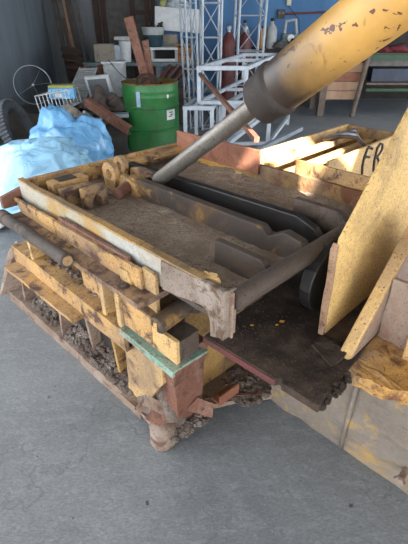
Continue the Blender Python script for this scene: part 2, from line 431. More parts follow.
# pin with a flared end
a, d = W(.225, -.105, .655), QV+ZV*.12
pn = MB().lathe(a, d, [(.028, 0), (.036, .006), (.036, .13), (.034, .14), (.030, .16)], 24).build('hinge_pin', M['rib'], base, smooth='auto')
MB().lathe(a+d.normalized()*.16, d, [(.03, 0), (.05, .008), (.056, .02), (.056, .035), (.045, .04)], 26).build('pin_collar', M['grimy'], pn, smooth='auto')
b = MB(); b.bar(a+QV*.0-QV*.004+ZV*.02, a-QV*.004-ZV*.02, .008, .012)
b.build('locking_key', M['yellow_clean'], pn)
# green angle iron under the corner box
g = MB(); g.prism([W(.475, -.112, .495), W(.125, -.122, .495), W(.115, .05, .495), W(.14, .05, .495), W(.475, -.05, .495)], (0, 0, .012)).wear(.002)
g.build('green_angle', M['green_angle'], base, bevel=.003)
MB().prism([W(.475, -.112, .478), W(.125, -.122, .478), W(.125, -.110, .478), W(.475, -.100, .478)], (0, 0, .017)).wear(.002).build('green_lip', M['green_angle'], base)
# posts below
MB().prism([W(.525, -.075, .03), W(.40, -.075, .03), W(.33, -.075, .19), W(.25, -.075, .32), W(.25, -.075, .493), W(.50, -.075, .493)], QV*.016).wear(.003).build('corner_post', M['yellow_clean'], base)
MX(.32, .50, -.058, .06, .03, .493).build('post_core', M['ledge'], base)
b = MB(); b.prism([W(.19, -.075, .48), W(.19, .12, .48), W(.205, .10, .03), W(.205, -.03, .03)], PV*.09)
b.wear(.004).build('rusty_pedestal', M['rust'], base)
MX(.30, .36, .1, .62, .03, .60).build('end_web', M['yellow_dusty'], base, bevel=.004)
# foot plate and pad
b = MB(); b.prism([W(.53, -.115, .05), W(.40, -.12, .06), W(.29, -.125, .065), W(.215, -.04, .065), W(.20, .16, .03), W(-.01, .47, .006), W(.10, .60, .006), W(.50, .60, .006), W(.53, 0, .05)], (0, 0, .025))
b.wear(.008, .06, 12).build('foot_plate', M['ledge'], base)
for (p_, q_, z_, w_, d_, n_) in ((.40, -.135, .10, .13, .05, 1), (.31, -.15, .12, .12, .06, 2), (.20, .01, .13, .11, .06, 4), (.34, -.13, .17, .10, .05, 5)):
    a_ = W(p_, q_, z_); x_ = (PV*-.8+QV*.5+ZV*random.uniform(-.5, .1)).normalized(); y_ = (QV*.8+PV*.3+ZV*.8).normalized()
    MB().prism([a_, a_+x_*w_, a_+x_*w_*.9+y_*d_, a_+x_*w_*.2+y_*d_*1.1], x_.cross(y_)*.006).wear(.007, .03, 20).build('torn_flap', M['ledge' if n_ % 2 else 'rust'], base)
MB().lathe(W(.236, -.105, 0), ZV, [(.056, 0), (.060, .01), (.058, .05), (.06, .098)], 16).wear(.004).build('foot_pad', M['ledge'], base, smooth=True)
b = MB()
a0, a1 = W(.19, .23, .045), W(-.005, .475, .03)
b.bar(a0, a1, .012, .03).rough(2, .002, 20); b.build('edge_strip', M['rust'], base)
# rubble on the ledges: countless
b = MB(); k = 0
for i in range(420):
    t = random.random(); p = .50+1.05*t; q = random.uniform(-.095, .0); r = random.uniform(.008, .026)
    b.lump(W(p, q, .075+r*.3+max(0, q+.06)*.8), r, .5, 1, i, (1, 1, .7))
for i in range(80):
    p = random.uniform(.5, 1.25); q = random.uniform(-.06, .03); r = random.uniform(.006, .015)
    b.lump(W(p, q, .505+r*.3), r, .5, 1, i, (1, 1, .6))
tag(b.build('rubble', M['gravel']), 'grey rubble and rust crumbs lying on the ledges of the beams', 'rubble', kind='stuff')
b = MB()
for i in range(150):
    p = random.uniform(.16, .36); q = random.uniform(-.11, .0) if i % 2 else random.uniform(-.05, .1)
    if p > .30 and q > -.075: q = -.09
    if .2 < p < .3 and q > -.06: p = random.uniform(.14, .19)
    r = random.uniform(.006, .018)
    b.lump(W(p, q, .065+random.uniform(0, .03)*max(0, 1-abs(p-.27)*9)+r*.2), r, .6, 1, i, (1.2, 1.2, .7))
for i in range(190):
    p = random.uniform(.03, .29); q = random.uniform(.26, .56)
    if q < .3 and p > .19: continue
    if p+q*.45 < .2: continue
    r = random.uniform(.006, .019)
    b.lump(W(p, q, .04+r*.25), r, .6, 1, i+300, (1.2, 1.2, .6))
def MP(r_, a_):
    return W(.335+.150*r_*math.cos(2*PI*a_), -.03+.080*r_*math.sin(2*PI*a_), .078)
def mound(r_, a_):
    q = MP(r_, a_)
    return (1-r_)**.9*.15+(1-r_**6)*(.018*noise.noise(q*30)+.012*noise.noise(q*70)+.006)
b.grid(MP, 26, 64, mound, .02)
tag(b.build('debris', M['gravel']), 'grey dirt and flaked rust heaped on the foot plate beside the rusty pedestal', 'debris', kind='stuff')
b = MB(); c0 = W(.145, .165, .075)
b.prism([c0, c0+PV*-.02+QV*.11+ZV*.02, c0+PV*-.02+QV*.11+ZV*.075, c0+ZV*.055], PV*.012).prism([c0+PV*.012, c0-PV*.008+QV*.11+ZV*.02, c0+PV*.04+QV*.11+ZV*.02, c0+PV*.06], ZV*.012)
tag(b.build('angle_bracket', M['rustplate'], rz=MROT, bevel=.003), 'short rusty red angle bracket lying against the foot of the pedestal', 'bracket')

#SECTION_TRAY
# ================================================================== TRAY (press platen) with ribs
tray = thing('press_tray', W(.7, .5, .75), 'rectangular yellow steel tray filled with dirt on top of the press', 'machine tray', MROT)
MX(-.02, 1.40, -.03, 1.05, .765, .785).build('tray_floor', M['grimy'], tray)
MX(.26, 1.40, -.036, -.012, .775, .90).build('side_wall', M['pale'], tray, bevel=.003)
MX(.05, 1.40, -.038, -.008, .895, .905).wear(.003).build('wall_cap', M['yellow_dusty'], tray)
MX(1.375, 1.40, -.03, 1.06, .775, .90).build('end_wall', M['yellow'], tray, bevel=.003)
MX(1.29, 1.375, .46, 1.04, .86, .885).build('end_channel', M['yellow'], tray, bevel=.004)
MX(-.02, 1.40, 1.045, 1.07, .775, .90).wear(.003).build('side_wall', M['band'], tray)
MX(.68, 1.368, 1.028, 1.042, .85, .985).wear(.002).build('rust_plate', M['rustplate'], tray)
MX(-.25, .47, 1.076, 1.092, .80, .968).build('yellow_plate', M['yellow'], tray, bevel=.002)
# thick front plate with an arch cut out
def plate_p(name, q, th, pts, mat, par=tray, bv=.004):
    return MB().prism([W(p, q, z) for p, z in pts], QV*th).build(name, mat, par, bevel=bv)
pts = [(.255, .893), (-.035, .905), (-.04, .72), (.012, .70), (.014, .76), (.024, .79), (.054, .805), (.11, .797), (.172, .784), (.255, .774)]
plate_p('arch_plate', -.045, .022, pts, M['arch'])
MB().prism([W(-.05, -.05, .72), W(-.05, .012, .72), W(-.05, .012, .895), W(-.05, -.05, .91)], PV*.012).build('end_flange', M['arch'], tray, bevel=.003)
MB().prism([W(-.062, -.022, .72), W(-.062, -.012, .72), W(-.062, -.012, .895), W(-.062, -.022, .90)], PV*.014).build('edge_bead', M['ledge'], tray, bevel=.003)
# front pipe and tabs
a, c = W(-.055, -.005, .862), W(-.055, 1.04, .862)
MB().tube([a, c], .034, 20).build('front_pipe', M['grimy'], tray, smooth='auto')
def tab(q, p0, p1, z0, z1, th, mat, name='tab'):
    r = (z1-z0)*.45
    pts = [(p0, z0), (p0, z1), (p1+r, z1)] + [(p1+r-r*math.sin(t), z1-r+r*math.cos(t)) for t in [i*PI/2/6 for i in range(1, 7)]] + [(p1, z0)]
    return plate_p(name, q, th, pts, mat)
tab(.185, .215, -.035, .79, .905, .03, M['rib'])
tab(.70, .22, -.045, .79, .925, .035, M['grimy'])
# the two long ribs
plate_p('rib', .40, .045, [(1.17, .79), (1.17, .845), (1.06, .90), (.17, .905), (.13, .875), (.06, .915), (-.02, .90), (-.045, .865), (-.045, .79)], M['rib'], bv=.006)
plate_p('rib', .575, .04, [(1.30, .79), (1.30, .885), (.12, .91), (.03, .88), (-.02, .83), (-.02, .79)], M['black'], bv=.006)
# lugs
def ring_plate(c, x, y, n, R, r, th, name, mat, par, leg=None):
    b = MB(); N = 24; o = []; i_ = []
    for k in range(N):
        dx = math.cos(k*2*PI/N); dy = math.sin(k*2*PI/N)
        o.append(V(c)+x*R*dx+y*R*dy); i_.append(V(c)+x*r*dx+y*r*dy)
    f = lambda L, e: [b.bm.verts.new(p+n*e) for p in L]
    o0, o1, i0, i1 = f(o, 0), f(o, th), f(i_, 0), f(i_, th)
    for k in range(N):
        j = (k+1) % N
        for q in ((o0[k], o0[j], o1[j], o1[k]), (i0[k], i1[k], i1[j], i0[j]), (o0[k], i0[k], i0[j], o0[j]), (o1[k], o1[j], i1[j], i1[k])): b.bm.faces.new(q)
    if leg: b.prism(leg, n*th)
    return b.build(name, mat, par, smooth='auto')
cq = W(1.17, .36, .895)
ring_plate(cq, PV, ZV, QV, .062, .026, .03, 'ring_lug', M['yellow'], tray, [cq+PV*-.05-ZV*.1, cq+PV*.05-ZV*.1, cq+PV*.05-ZV*.035, cq-PV*.05-ZV*.035])
cq = W(1.28, .50, .885)
ring_plate(cq, PV, ZV, QV, .055, .022, .03, 'ring_lug', M['yellow'], tray, [cq+PV*-.045-ZV*.1, cq+PV*.045-ZV*.1, cq+PV*.045-ZV*.03, cq-PV*.045-ZV*.03])
plate_p('clevis_plate', .385, .03, [(1.16, .79), (1.15, .87), (1.08, .905), (.98, .875), (.93, .79)], M['yellow'])
plate_p('clevis_plate', .535, .03, [(1.24, .79), (1.22, .88), (1.12, .90), (.98, .87), (.93, .79)], M['yellow'])
MB().tube([W(1.04, .37, .84), W(1.04, .59, .84)], .028, 16).build('clevis_pin', M['dark'], tray, smooth='auto')
# stop blocks, the front one with an arched notch
pts = [W(1.0, .115, .79), W(1.0, .115, .905), W(1.0, .235, .905), W(1.0, .235, .79), W(1.0, .20, .79), W(1.0, .20, .85), W(1.0, .175, .875), W(1.0, .15, .85), W(1.0, .15, .79)]
MB().prism(pts, PV*.06).build('stop_block', M['yellow_shelf'], tray, bevel=.004)
MX(1.10, 1.17, .06, .22, .79, .89).build('stop_block', M['yellow_shelf'], tray, bevel=.005)
MX(1.21, 1.29, .06, .26, .79, .90).build('stop_block', M['yellow'], tray, bevel=.005)
MX(1.22, 1.28, .10, .20, .90, .906).build('rubber_pad', M['dark'], tray, bevel=.002)
# chip of yellow at the end of the side wall
MB().prism([W(.05, -.012, .885), W(.085, .0, .89), (W(.045, .018, .89)), W(.01, .0, .885)], (0, 0, .016)).build('broken_corner', M['yellow_clean'], tray)
# dirt in the tray
def dirt_h(s, t):
    p = 1.37-1.36*s; q = -.0+1.04*t
    h = .024 + .018*noise.noise(V((p*5, q*5, 1))) + .007*noise.noise(V((p*22, q*22, 3))) + .004*noise.noise(V((p*60, q*60, 3)))
    e = min(q, 1.04-q)
    return h + .012*max(0, 1-e/.08)
tag(MB().grid(lambda s, t: W(1.372-1.37*s, -.008+1.05*t, .785), 90, 70, dirt_h, .0).build('dirt', M['dirt']), 'dry grey brown dirt covering the bottom of the tray', 'dirt', kind='stuff')
b = MB(); a, c = W(.99, .285, .845), W(1.04, .38, .85)
b.lathe(a, c-a, [(.02, 0), (.03, .004), (.031, .03), (.029, .04), (.031, .05), (.031, (c-a).length), (.02, (c-a).length+.004)], 18)
tag(b.build('rusty_plug', M['rust'], smooth='auto'), 'short reddish rusty round plug lying in the tray dirt beside the rib', 'metal plug')
MBp = MB().tube([W(1.12, .27, .83), W(1.03, .29, .825)], .005, 8)
tag(MBp.build('steel_stub', M['grimy']), 'thin short rod lying in the dirt by the rusty plug', 'rod')

#SECTION_CYL
# ================================================================== HYDRAULIC CYLINDER
A = W(.93, .51, .885); B = W(-.145, .51, 1.655)
dv = (B-A).normalized(); Lc = (B-A).length
G = A + dv*(.62*Lc)
cyl = thing('hydraulic_cylinder', A, 'big yellow hydraulic cylinder with steel rod slanting down into the tray', 'hydraulic cylinder', MROT)
def along(name, prof, mat, start, par):
    o = MB().lathe(V((0, 0, 0)), ZV, prof, 48)
    ob = None
    bm = o.bm; bmesh.ops.recalc_face_normals(bm, faces=bm.faces[:])
    me = bpy.data.meshes.new(name); bm.to_mesh(me); bm.free()
    for f in me.polygons: f.use_smooth = True
    ob = bpy.data.objects.new(name, me); C.objects.link(ob); me.materials.append(mat)
    mw = Matrix.Translation(start) @ dv.to_track_quat('Z', 'Y').to_matrix().to_4x4()
    ob.parent = par; ob.matrix_basis = FR[par.name].inverted() @ mw
    md = ob.modifiers.new('edges', 'EDGE_SPLIT'); md.split_angle = math.radians(35)
    return ob
along('rod', [(.030, -.02), (.037, 0), (.037, .64*Lc)], M['chrome'], A+dv*.0, cyl)
along('barrel', [(.088, .0), (.091, .02), (.091, .78)], M['cyl'], G+dv*.05, cyl)
along('gland_collar', [(.05, -.05), (.080, -.045), (.090, -.035), (.092, .03), (.098, .034), (.100, .045), (.100, .058), (.096, .064), (.091, .075)], M['dark'], G, cyl)

#SECTION_FRAME
# ================================================================== PRESS FRAME (right: floor plate, gussets, crusted block, side wall)
frame = thing('baler_body', W(-.6, .7, 0), 'heavy yellow press frame with two sloped gusset plates on the right', 'machine frame', MROT)
# dark sheet with dirty top
fl = [W(.115, .03, .565), W(-.205, .042, .565), W(-.212, .055, .565), W(-.222, .055, .565), W(-.228, .043, .565), W(-.365, .045, .565), W(-.352, .24, .565), W(-.30, 1.02, .565), W(.115, 1.02, .565)]
MB().prism(fl, (0, 0, .033)).build('floor_plate', M['soot'], frame, bevel=.003)
MB().prism([W(.115, .026, .567), W(-.205, .038, .567), W(-.205, .046, .567), W(.115, .034, .567)], (0, 0, .026)).build('painted_edge', M['red_edge'], frame)
# gussets
MB().prism([W(-.2, .350, .598), W(-.2, .338, 1.0), W(-.2, .68, 1.385), W(-.2, .71, 1.385), W(-.2, 1.12, .72), W(-.2, 1.28, .70), W(-.2, 1.28, .598)], PV*.012).build('gusset_plate', M['pitted'], frame, bevel=.003)
MB().prism([W(-.2, .338, .598), W(-.2, .322, .965), W(-.2, .334, .985), W(-.2, .352, .598)], PV*.022).wear(.003).build('front_flange', M['tan'], frame)
MB().prism([W(-.335, .285, .60), W(-.335, .668, 1.0), W(-.33, .74, 1.0), W(-.33, 1.2, .60)], PV*.045).build('gusset_plate', M['yellow_clean'], frame, bevel=.006)
MB().prism([W(-.336, .30, .60), W(-.336, .68, .985), W(-.336, .72, .985), W(-.336, 1.2, .60)], PV*.008).build('gusset_face', M['orange_grey'], frame)
MB().prism([W(-.34, .50, .585), W(-1.2, .46, .585), W(-1.2, .46, .84), W(-.34, .50, .84)], QV*.02).wear(.006, .05, 15).build('side_web', M['orange_grey'], frame)
MB().prism(arc(W(-.12, .47, .75), QV, ZV, .13, PI*.5, PI*1.5, 10)+[W(-.12, .9, .6), W(-.12, .9, .9)], PV*.05).build('round_lug', M['black'], frame, bevel=.006)
# crusted block
def blk(s, t):
    return .015*noise.noise(V((s*9, t*9, 5)))+.01*noise.noise(V((s*30, t*30, 2)))
b = MB()
outline = [(-.28, .36), (-.335, .27), (-.40, .255), (-.48, .275), (-.54, .31), (-.75, .34), (-1.4, .34), (-1.4, .9), (-.28, .9)]
b.prism([W(p, q, .53) for p, q in outline], (0, 0, .060))
bmesh.ops.triangulate(b.bm, faces=b.bm.faces[:]); bmesh.ops.subdivide_edges(b.bm, edges=b.bm.edges[:], cuts=7, use_grid_fill=True); b.rough(0, .011, 17); b.rough(0, .007, 50)
b.build('crusted_block', M['crust'], frame)
b = MB(); b.prism([W(.04, .42, 0), W(-1.8, .41, 0), W(-1.8, .36, .53), W(.04, .42, .56)], QV*.08)
bmesh.ops.subdivide_edges(b.bm, edges=b.bm.edges[:], cuts=20, use_grid_fill=True); b.rough(0, .009, 14); b.rough(0, .005, 40)
b.build('side_panel', M['greyyellow'], frame)
MB().tube([W(-.345, .415, .01), W(-.345, .405, .2), W(-.35, .385, .50)], .010, 8).rough(0, .003, 30).build('weld_seam', M['greyyellow'], frame, smooth=True)
MX(-1.8, .3, .50, 1.3, .0, .5).build('frame_body', M['grimy'], frame)
bo = MB().tube([W(-.60, .42, .14), W(-.60, .34, .14)], .012, 10).build('bolt', M['ledge'], frame, smooth='auto')
MB().lathe(W(-.60, .335, .14), QV, [(.018, 0), (.02, .004), (.02, .014), (.018, .018)], 6).build('bolt_head', M['ledge'], bo)
MX(-.52, -.45, .45, .57, .5, 1.93).build('column', M['yellow_clean'], frame, bevel=.006)
MX(-.47, -.42, .46, .56, 1.78, 1.95).build('trunnion_block', M['dark'], frame, bevel=.006)
MB().prism([W(-.31, .22, .59), W(-.20, .26, .597), W(-.2, .335, .597), W(-.31, .30, .605)], (0, 0, .012)).rough(2, .008, 20).build('dirt_bank', M['soot'], frame)
b = MB()
for i in range(420):
    p = random.uniform(-.34, .10); q = random.uniform(.05, .75); r = random.uniform(.002, .0055)
    if p < -.15 and q > .3: continue
    b.lump(W(p, q, .598+r*.3), r, .5, 1, i, (1, 1, .6))
for i in range(60):
    q = random.uniform(.06, .24); b.lump(W(-.362+random.uniform(-.012, .012), q, .585+random.uniform(-.02, .015)), random.uniform(.006, .013), .5, 1, i)
tag(b.build('crumbs', M['soot']), 'dark crumbs of dirt scattered over the black floor plate', 'crumbs', kind='stuff')
for i, (p, q, s) in enumerate(((-.05, .30, .013), (.02, .20, .009), (-.045, .27, .007))):
    fb = MB().prism([W(p, q, .599), W(p+s, q-s*.6, .599), W(p+s*1.4, q+s*.3, .599), W(p+.2*s, q+s, .599)], (0, 0, .002))
    tag(fb.build('paint_flake', M['fleck']), ['largest orange paint flake on the black floor plate', 'orange paint flake on the black plate nearest the arch plate', 'small orange paint flake next to the largest flake'][i], 'paint flake', 'paint flakes on the plate')

#SECTION_HOPPER
# ================================================================== HOPPER behind the tray, marked FR
hop = thing('steel_hopper', W(.64, 1.75, 0), 'yellow steel hopper hand-marked FR behind the tray', 'hopper', MROT)
MX(.436, .456, 1.38, 2.38, 0, .90).build('near_wall', M['yellow_clean'], hop, bevel=.003)
MX(.85, .87, 1.2, 2.38, 0, .905).build('far_wall', M['yellow_clean'], hop, bevel=.003)
MX(.456, .85, 2.36, 2.38, 0, .90).build('end_wall', M['yellow_dusty'], hop, bevel=.003)
MX(.456, .85, 1.2, 1.22, 0, .80).build('end_wall', M['yellow_dusty'], hop, bevel=.003)
MX(.456, .85, 1.22, 2.36, .55, .58).build('hopper_floor', M['grimy'], hop)
MX(.74, .79, 1.22, 2.36, .82, .86).build('cross_rail', M['yellow_clean'], hop, bevel=.004)
MX(.60, .65, 1.22, 2.36, .80, .84).build('cross_rail', M['yellow_clean'], hop, bevel=.004)
pf = .4345
def stroke(pts, r=.010): return MB().tube([W(pf, q, z) for q, z in pts], r, 6)
mk = [stroke([(1.845, .72), (1.825, .78), (1.825, .83), (1.845, .885)]), stroke([(1.84, .885), (1.87, .895), (1.925, .875)]), stroke([(1.825, .825), (1.86, .835), (1.905, .822)]),
      stroke([(2.02, .70), (1.995, .78), (2.0, .86), (2.02, .88)]), stroke([(1.99, .86), (2.035, .888), (2.075, .875), (2.085, .84), (2.055, .81), (2.005, .795)]), stroke([(2.03, .80), (2.075, .76), (2.085, .70)])]
for s_ in mk: s_.build('painted_stroke', M['marker'], hop)
for i in range(5):
    q = 2.0+.06*i; pts = [W(.50+.05*i, q, .845), W(.60+.04*i, q+.03, .90), W(.72, q+.05*(i % 2), .895), W(.80, q-.1, .87)]
    tag(MB().tube(pts, .012, 8).build('scrap_strip', M['galv' if i % 2 else 'grimy'], smooth=True), ['crumpled pale metal strip in the hopper nearest the FR mark', 'second pale bent strip lying in the hopper', 'middle bent strip of scrap across the hopper', 'fourth bent scrap strip towards the end of the hopper', 'bent scrap strip against the far end of the hopper'][i], 'scrap strip', 'scrap strips in the hopper')

#SECTION_BACKGROUND
# ================================================================== BARREL
bc = az(149.8, 81, .88); bd = (bc-V((0, 0, CAMZ))).dot(V((0, C_, -S_))); br = 28.0*bd/FP
drum = thing('steel_drum', (bc.x, bc.y, 0), 'green open-topped steel drum filled with rusty scrap', 'drum')
H = .88; bz = V((bc.x, bc.y, 0))
def hoop(z): return [(br, z-.018), (br+.009, z-.008), (br+.009, z+.008), (br, z+.018)]
MB().lathe(bz, ZV, [(br-.01, 0), (br+.004, .004), (br+.004, .02), (br, .03)]+hoop(.29)+hoop(.58)+[(br, .70), (br+.003, .71), (br, .72), (br, .77), (br+.003, .78), (br, .79), (br, H-.012), (br-.006, H-.012), (br-.006, .03)], 56, close=False).build('body', M['barrel'], drum, smooth='auto')
MB().tube(arc(bz+ZV*(H-.006), V((1, 0, 0)), V((0, 1, 0)), br, 0, 2*PI*47/48, 47), .009, 8, close=True).build('rim', M['barrel_in'], drum, smooth=True)
MB().lathe(bz, ZV, [(0, .02), (br-.012, .02), (br-.012, H-.02), (br-.016, H-.02), (br-.016, .05), (0, .05)], 48, close=False).build('liner', M['barrel_in'], drum, smooth='auto')
def sticker(ang, z0, z1, hw, mat, name):
    b = MB(); n = 4; r0 = br+.010
    P = lambda a, r, z: bz+V((math.cos(a)*r, math.sin(a)*r, z))
    for i in range(n):
        a0 = ang-hw+2*hw*i/n; a1 = ang-hw+2*hw*(i+1)/n
        b.hexa([P(a0, br-.004, z0), P(a1, br-.004, z0), P(a1, br-.004, z1), P(a0, br-.004, z1)], [P(a0, br+.003, z0), P(a1, br+.003, z0), P(a1, br+.003, z1), P(a0, br+.003, z1)])
    return b.build(name, mat, drum)
fa = math.atan2(-bc.y, -bc.x)
sticker(fa-.45, .60, .79, .07, M['paperblue'], 'sticker'); sticker(fa+.75, .42, .55, .2, M['paper'], 'sticker')
sticker(fa+.62, .70, .745, .035, M['paper'], 'sticker')
for k, (z, a0) in enumerate(((.51, .66), (.48, .70), (.46, .62))): 
    b = MB(); b.hexa(*[[bz+V((math.cos(fa+a)*r, math.sin(fa+a)*r, zz)) for a, zz in ((a0, z), (a0+.15, z), (a0+.15, z+.012), (a0, z+.012))] for r in (br+.001, br+.005)])
    b.build('printed_line', M['wire'], drum)
def leanbar(a, c, w, h, name, mat, lab, cat, grp=None, up=None, jit=.006):
    b = MB(); b.bar(a, c, w, h, up); b.rough(3, jit, 7)
    return tag(b.build(name, mat), lab, cat, grp)
p0 = bz+V((-.05, .02, .10)); 
tp = ay(128.5, 17, bc.y-.02); leanbar(bz+V((-.02, .0, H-.14)), tp, .085, .11, 'rusty_beam', M['rust'], 'taller rusty beam sticking up out of the green drum', 'steel beam')
tp = ay(145, 40, bc.y+.03); leanbar(bz+V((.03, .10, H-.14)), tp, .10, .08, 'rusty_beam', M['rust'], 'shorter rusty beam standing in the green drum', 'steel beam')
b = MB(); cc = bz+V((-.03, -.12, H-.02))
for i in range(11):
    t = random.uniform(-.5, .5); o = V((random.uniform(-.04, .04), random.uniform(-.03, .03), random.uniform(-.04, .03)))
    x = V((1, 0, .2*t)); y = V((0, .5, .8+t*.4)).normalized()
    b.tube(arc(cc+o, x, y, random.uniform(.09, .14), 0, 2*PI*.97, 26), .006, 5)
tag(b.build('wire_coil', M['wire'], smooth=True), 'dark rusty coil of wire in the top of the green drum', 'wire coil')
b = MB()
for i in range(60):
    r = br*.82*math.sqrt(random.random()); a = random.uniform(0, 6.28)
    b.lump(bz+V((r*math.cos(a), r*math.sin(a), H-.12+random.uniform(-.03, .03))), random.uniform(.03, .06), .5, 1, i)
b.lathe(bz, ZV, [(br-.03, H-.22), (br-.03, H-.13)], 30)
tag(b.build('scrap_fill', M['wire']), 'rusty scrap filling the green drum', 'scrap', kind='stuff')
tag(MB().tube([bz+V((-br*.5, -.1, H+.02)), bz+V((-br*.9, -.02, H+.05)), bz+V((-br*1.15, 0, H+.14)), bz+V((-br*1.42, .03, H+.26))], .006, 6).build('black_cable', M['rubber'], smooth=True), 'thin black cable rising out of the left side of the green drum', 'cable')

# ================================================================== BAGS
def bag(c, r, name, mat, lab, cat, seed, tie=None, sub=5, fold=.26):
    b = MB(); g = bmesh.ops.create_icosphere(b.bm, subdivisions=sub, radius=1)
    o = V((seed*5.3, seed*2.1, seed))
    for v in g['verts']:
        d = v.co.copy(); n = 1+.22*noise.noise(d*1.3+o)
        tv = V(tie or (.9, -.1, .75)).normalized(); ct_ = d.dot(tv); rdv = d-tv*ct_
        ux_ = tv.orthogonal().normalized(); uy_ = tv.cross(ux_); ang = math.atan2(rdv.dot(uy_), rdv.dot(ux_))
        wob = noise.noise(d*2.0+o)*2.2
        tk = .5+.5*ct_
        n += fold*.30*(1-abs(math.sin(ang*4+wob+seed)))*(.35+tk) + fold*.14*(1-abs(math.sin(ang*11+wob*2.5)))*tk*1.5
        n += fold*.28*(1-abs(noise.noise(d*3.2+o*2))*1.6) + fold*.12*noise.noise(d*9+o)
        if tie: n += .16*max(0, ct_-.9)/.1 - .10*max(0, 1-abs(ct_-.86)/.1)
        p = V((d.x*r[0], d.y*r[1], d.z*r[2]))*n
        v.co = V(c)+p
        if v.co.z < .012: v.co.z = .012-.004*noise.noise(d*5)
    return tag(b.build(name, mat, smooth=True), lab, cat)
c1 = az(45, 176, .40); bag((c1.x-.02, c1.y+.05, .30), (.47, .38, .38), 'plastic_bag', M['bag_pale'], 'pale blue full plastic bag in front, beside the corner of the tray', 'bag', 3)
c2 = az(72, 142, .42); bag((c2.x-.02, c2.y, .33), (.42, .36, .38), 'plastic_bag', M['bag_blue'], 'deeper blue plastic bag standing behind the pale one', 'bag', 8, tie=(-.25, -.1, 1))
c3 = az(2, 190, .25); bag((c3.x-.12, c3.y+.1, .22), (.26, .30, .27), 'plastic_bag', M['bag_white'], 'white plastic bag at the left edge beside the pale blue bag', 'bag', 5)
tag(MB().lump((c3.x+.0, c3.y-.33, .10), .12, .4, 3, 4, (1.1, .8, .8)).build('plastic_bag', M['bag_white'], smooth=True), 'small white crumpled bag on the floor near the bottom of the pale blue bag', 'bag')

# ================================================================== LEFT WALL JUNK
def wallx(y): return L0.x+(L1.x-L0.x)*(y-L0.y)/(L1.y-L0.y)
b = MB(); b.prism([V((wallx(4.9)+.28, 4.75, 0)), V((wallx(4.9)+.28, 5.75, 0)), V((wallx(5.7)+.05, 5.65, 1.0)), V((wallx(4.9)+.05, 4.75, 1.08))], (.02, 0, .0))
tag(b.build('grey_board', M['board']), 'dull grey board leaning on the left wall behind the tyre', 'board')
def tyre(c, n, R, r, name, mats, lab):
    t = thing(name, c-ZV*R, lab, 'tyre'); n = V(n).normalized(); x, y = axes(n)
    b = MB(); N = 44; K = 12; rings = []
    for i in range(N):
        a = 2*PI*i/N; d = x*math.cos(a)+y*math.sin(a); rg = []
        for k in range(K):
            q = 2*PI*k/K; cr = math.cos(q); sr = math.sin(q)
            rr = r*(1.0 if cr < 0 else .85); rg.append(b.bm.verts.new(V(c)+d*(R-r+cr*rr)+n*sr*r*1.05))
        rings.append(rg)
    for i in range(N):
        for k in range(K): b.bm.faces.new((rings[i][k], rings[i][(k+1) % K], rings[(i+1) % N][(k+1) % K], rings[(i+1) % N][k]))
    b.build('casing', mats[0], t, smooth=True)
    b = MB()
    for i in range(60):
        a = 2*PI*i/60; d = x*math.cos(a)+y*math.sin(a); tt = -x*math.sin(a)+y*math.cos(a)
        b.bar(V(c)+d*(R-r*.16)-n*r*.75+tt*.008, V(c)+d*(R-r*.16)+n*r*.75-tt*.008, .014, .02)
    b.build('tread', mats[1], t)
    return t
ct = ay(23, 141, 5.15); tyre(V((ct.x, ct.y, .40)), (.95, .05, .32), .43, .065, 'tyre', (M['rubber'], M['rubber_pale']), 'worn grey black tyre leaning left of the blue bags')
hc = ay(33, 85, 6.6); hoopt = thing('wheel_rim', (hc.x, hc.y, hc.z-.262), 'thin bare wheel rim with spokes leaning on the left wall', 'wheel rim')
hn = V((.45, -1, .25)).normalized(); hx, hy = axes(hn)
MB().tube(arc(hc, hx, hy, .262, 0, 2*PI*47/48, 47), .007, 8, close=True).build('hoop', M['galv'], hoopt, smooth=True)
for a in (.5, 1.9, 3.2, 4.1): MB().tube([hc, hc+hx*.26*math.cos(a)+hy*.26*math.sin(a)], .0025, 5).build('spoke', M['galv'], hoopt)
MB().lathe(hc-hn*.02, hn, [(.015, 0), (.018, .04)], 10).build('hub', M['galv'], hoopt)
# the hoop hangs off a peg on a tall stand of scrap: a low dark chest carries rim and racks
x0 = ay(20, 100, 6.7).x; x1 = ay(82, 100, 6.7).x
tag(MB().box(((x0+x1)/2, 6.45, hc.z/2-.15), x1-x0, .75, hc.z-.30).build('dark_chest', M['plank']), 'low dark chest under the wheel rim and white racks by the left wall', 'chest')
def rack(o, ux, uy, uz, nb, name, lab, r=.006, mat='white'):
    t = thing(name, o, lab, 'rack'); o = V(o)
    fr = MB()
    for a, c in ((0, ux), (uz, ux), (uy, ux), (uy+uz, ux), (0, uy), (ux, uy), (uz, uy), (ux+uz, uy), (0, uz), (ux, uz), (uy, uz), (ux+uy, uz)):
        a = V((0, 0, 0)) if a == 0 else a
        fr.tube([o+a, o+a+c], r*1.4, 6)
    fr.build('wire_frame', M[mat], t, smooth=True)
    bs = MB()
    for i in range(1, nb):
        f = i/nb; bs.tube([o+ux*f, o+ux*f+uz, o+ux*f+uz+uy*.0], r, 5); bs.tube([o+ux*f, o+ux*f+uy], r, 5); bs.tube([o+ux*f+uy, o+ux*f+uy+uz], r, 5)
    bs.build('wire_bars', M[mat], t, smooth=True)
    return t
zt = hc.z-.29
ro = ay(40, 112, 5.85); ro = V((ro.x, ro.y, ro.z))
ux = ay(72, 106, 5.95)-ro; 
rk = rack(ro, ux, V((.05, .30, 0)), V((-.02, -.02, .20)), 9, 'wire_rack', 'white wire rack lying under the blue and lime carton')
tag(MB().box((ro.x+ux.x/2, ro.y+.17, ro.z/2-.01), ux.length*1.05, .34, ro.z-.03).build('dark_crate', M['darkrag']), 'dark crate carrying the white wire rack behind the blue bags', 'crate')
cc = ay(62, 90.5, 6.0)
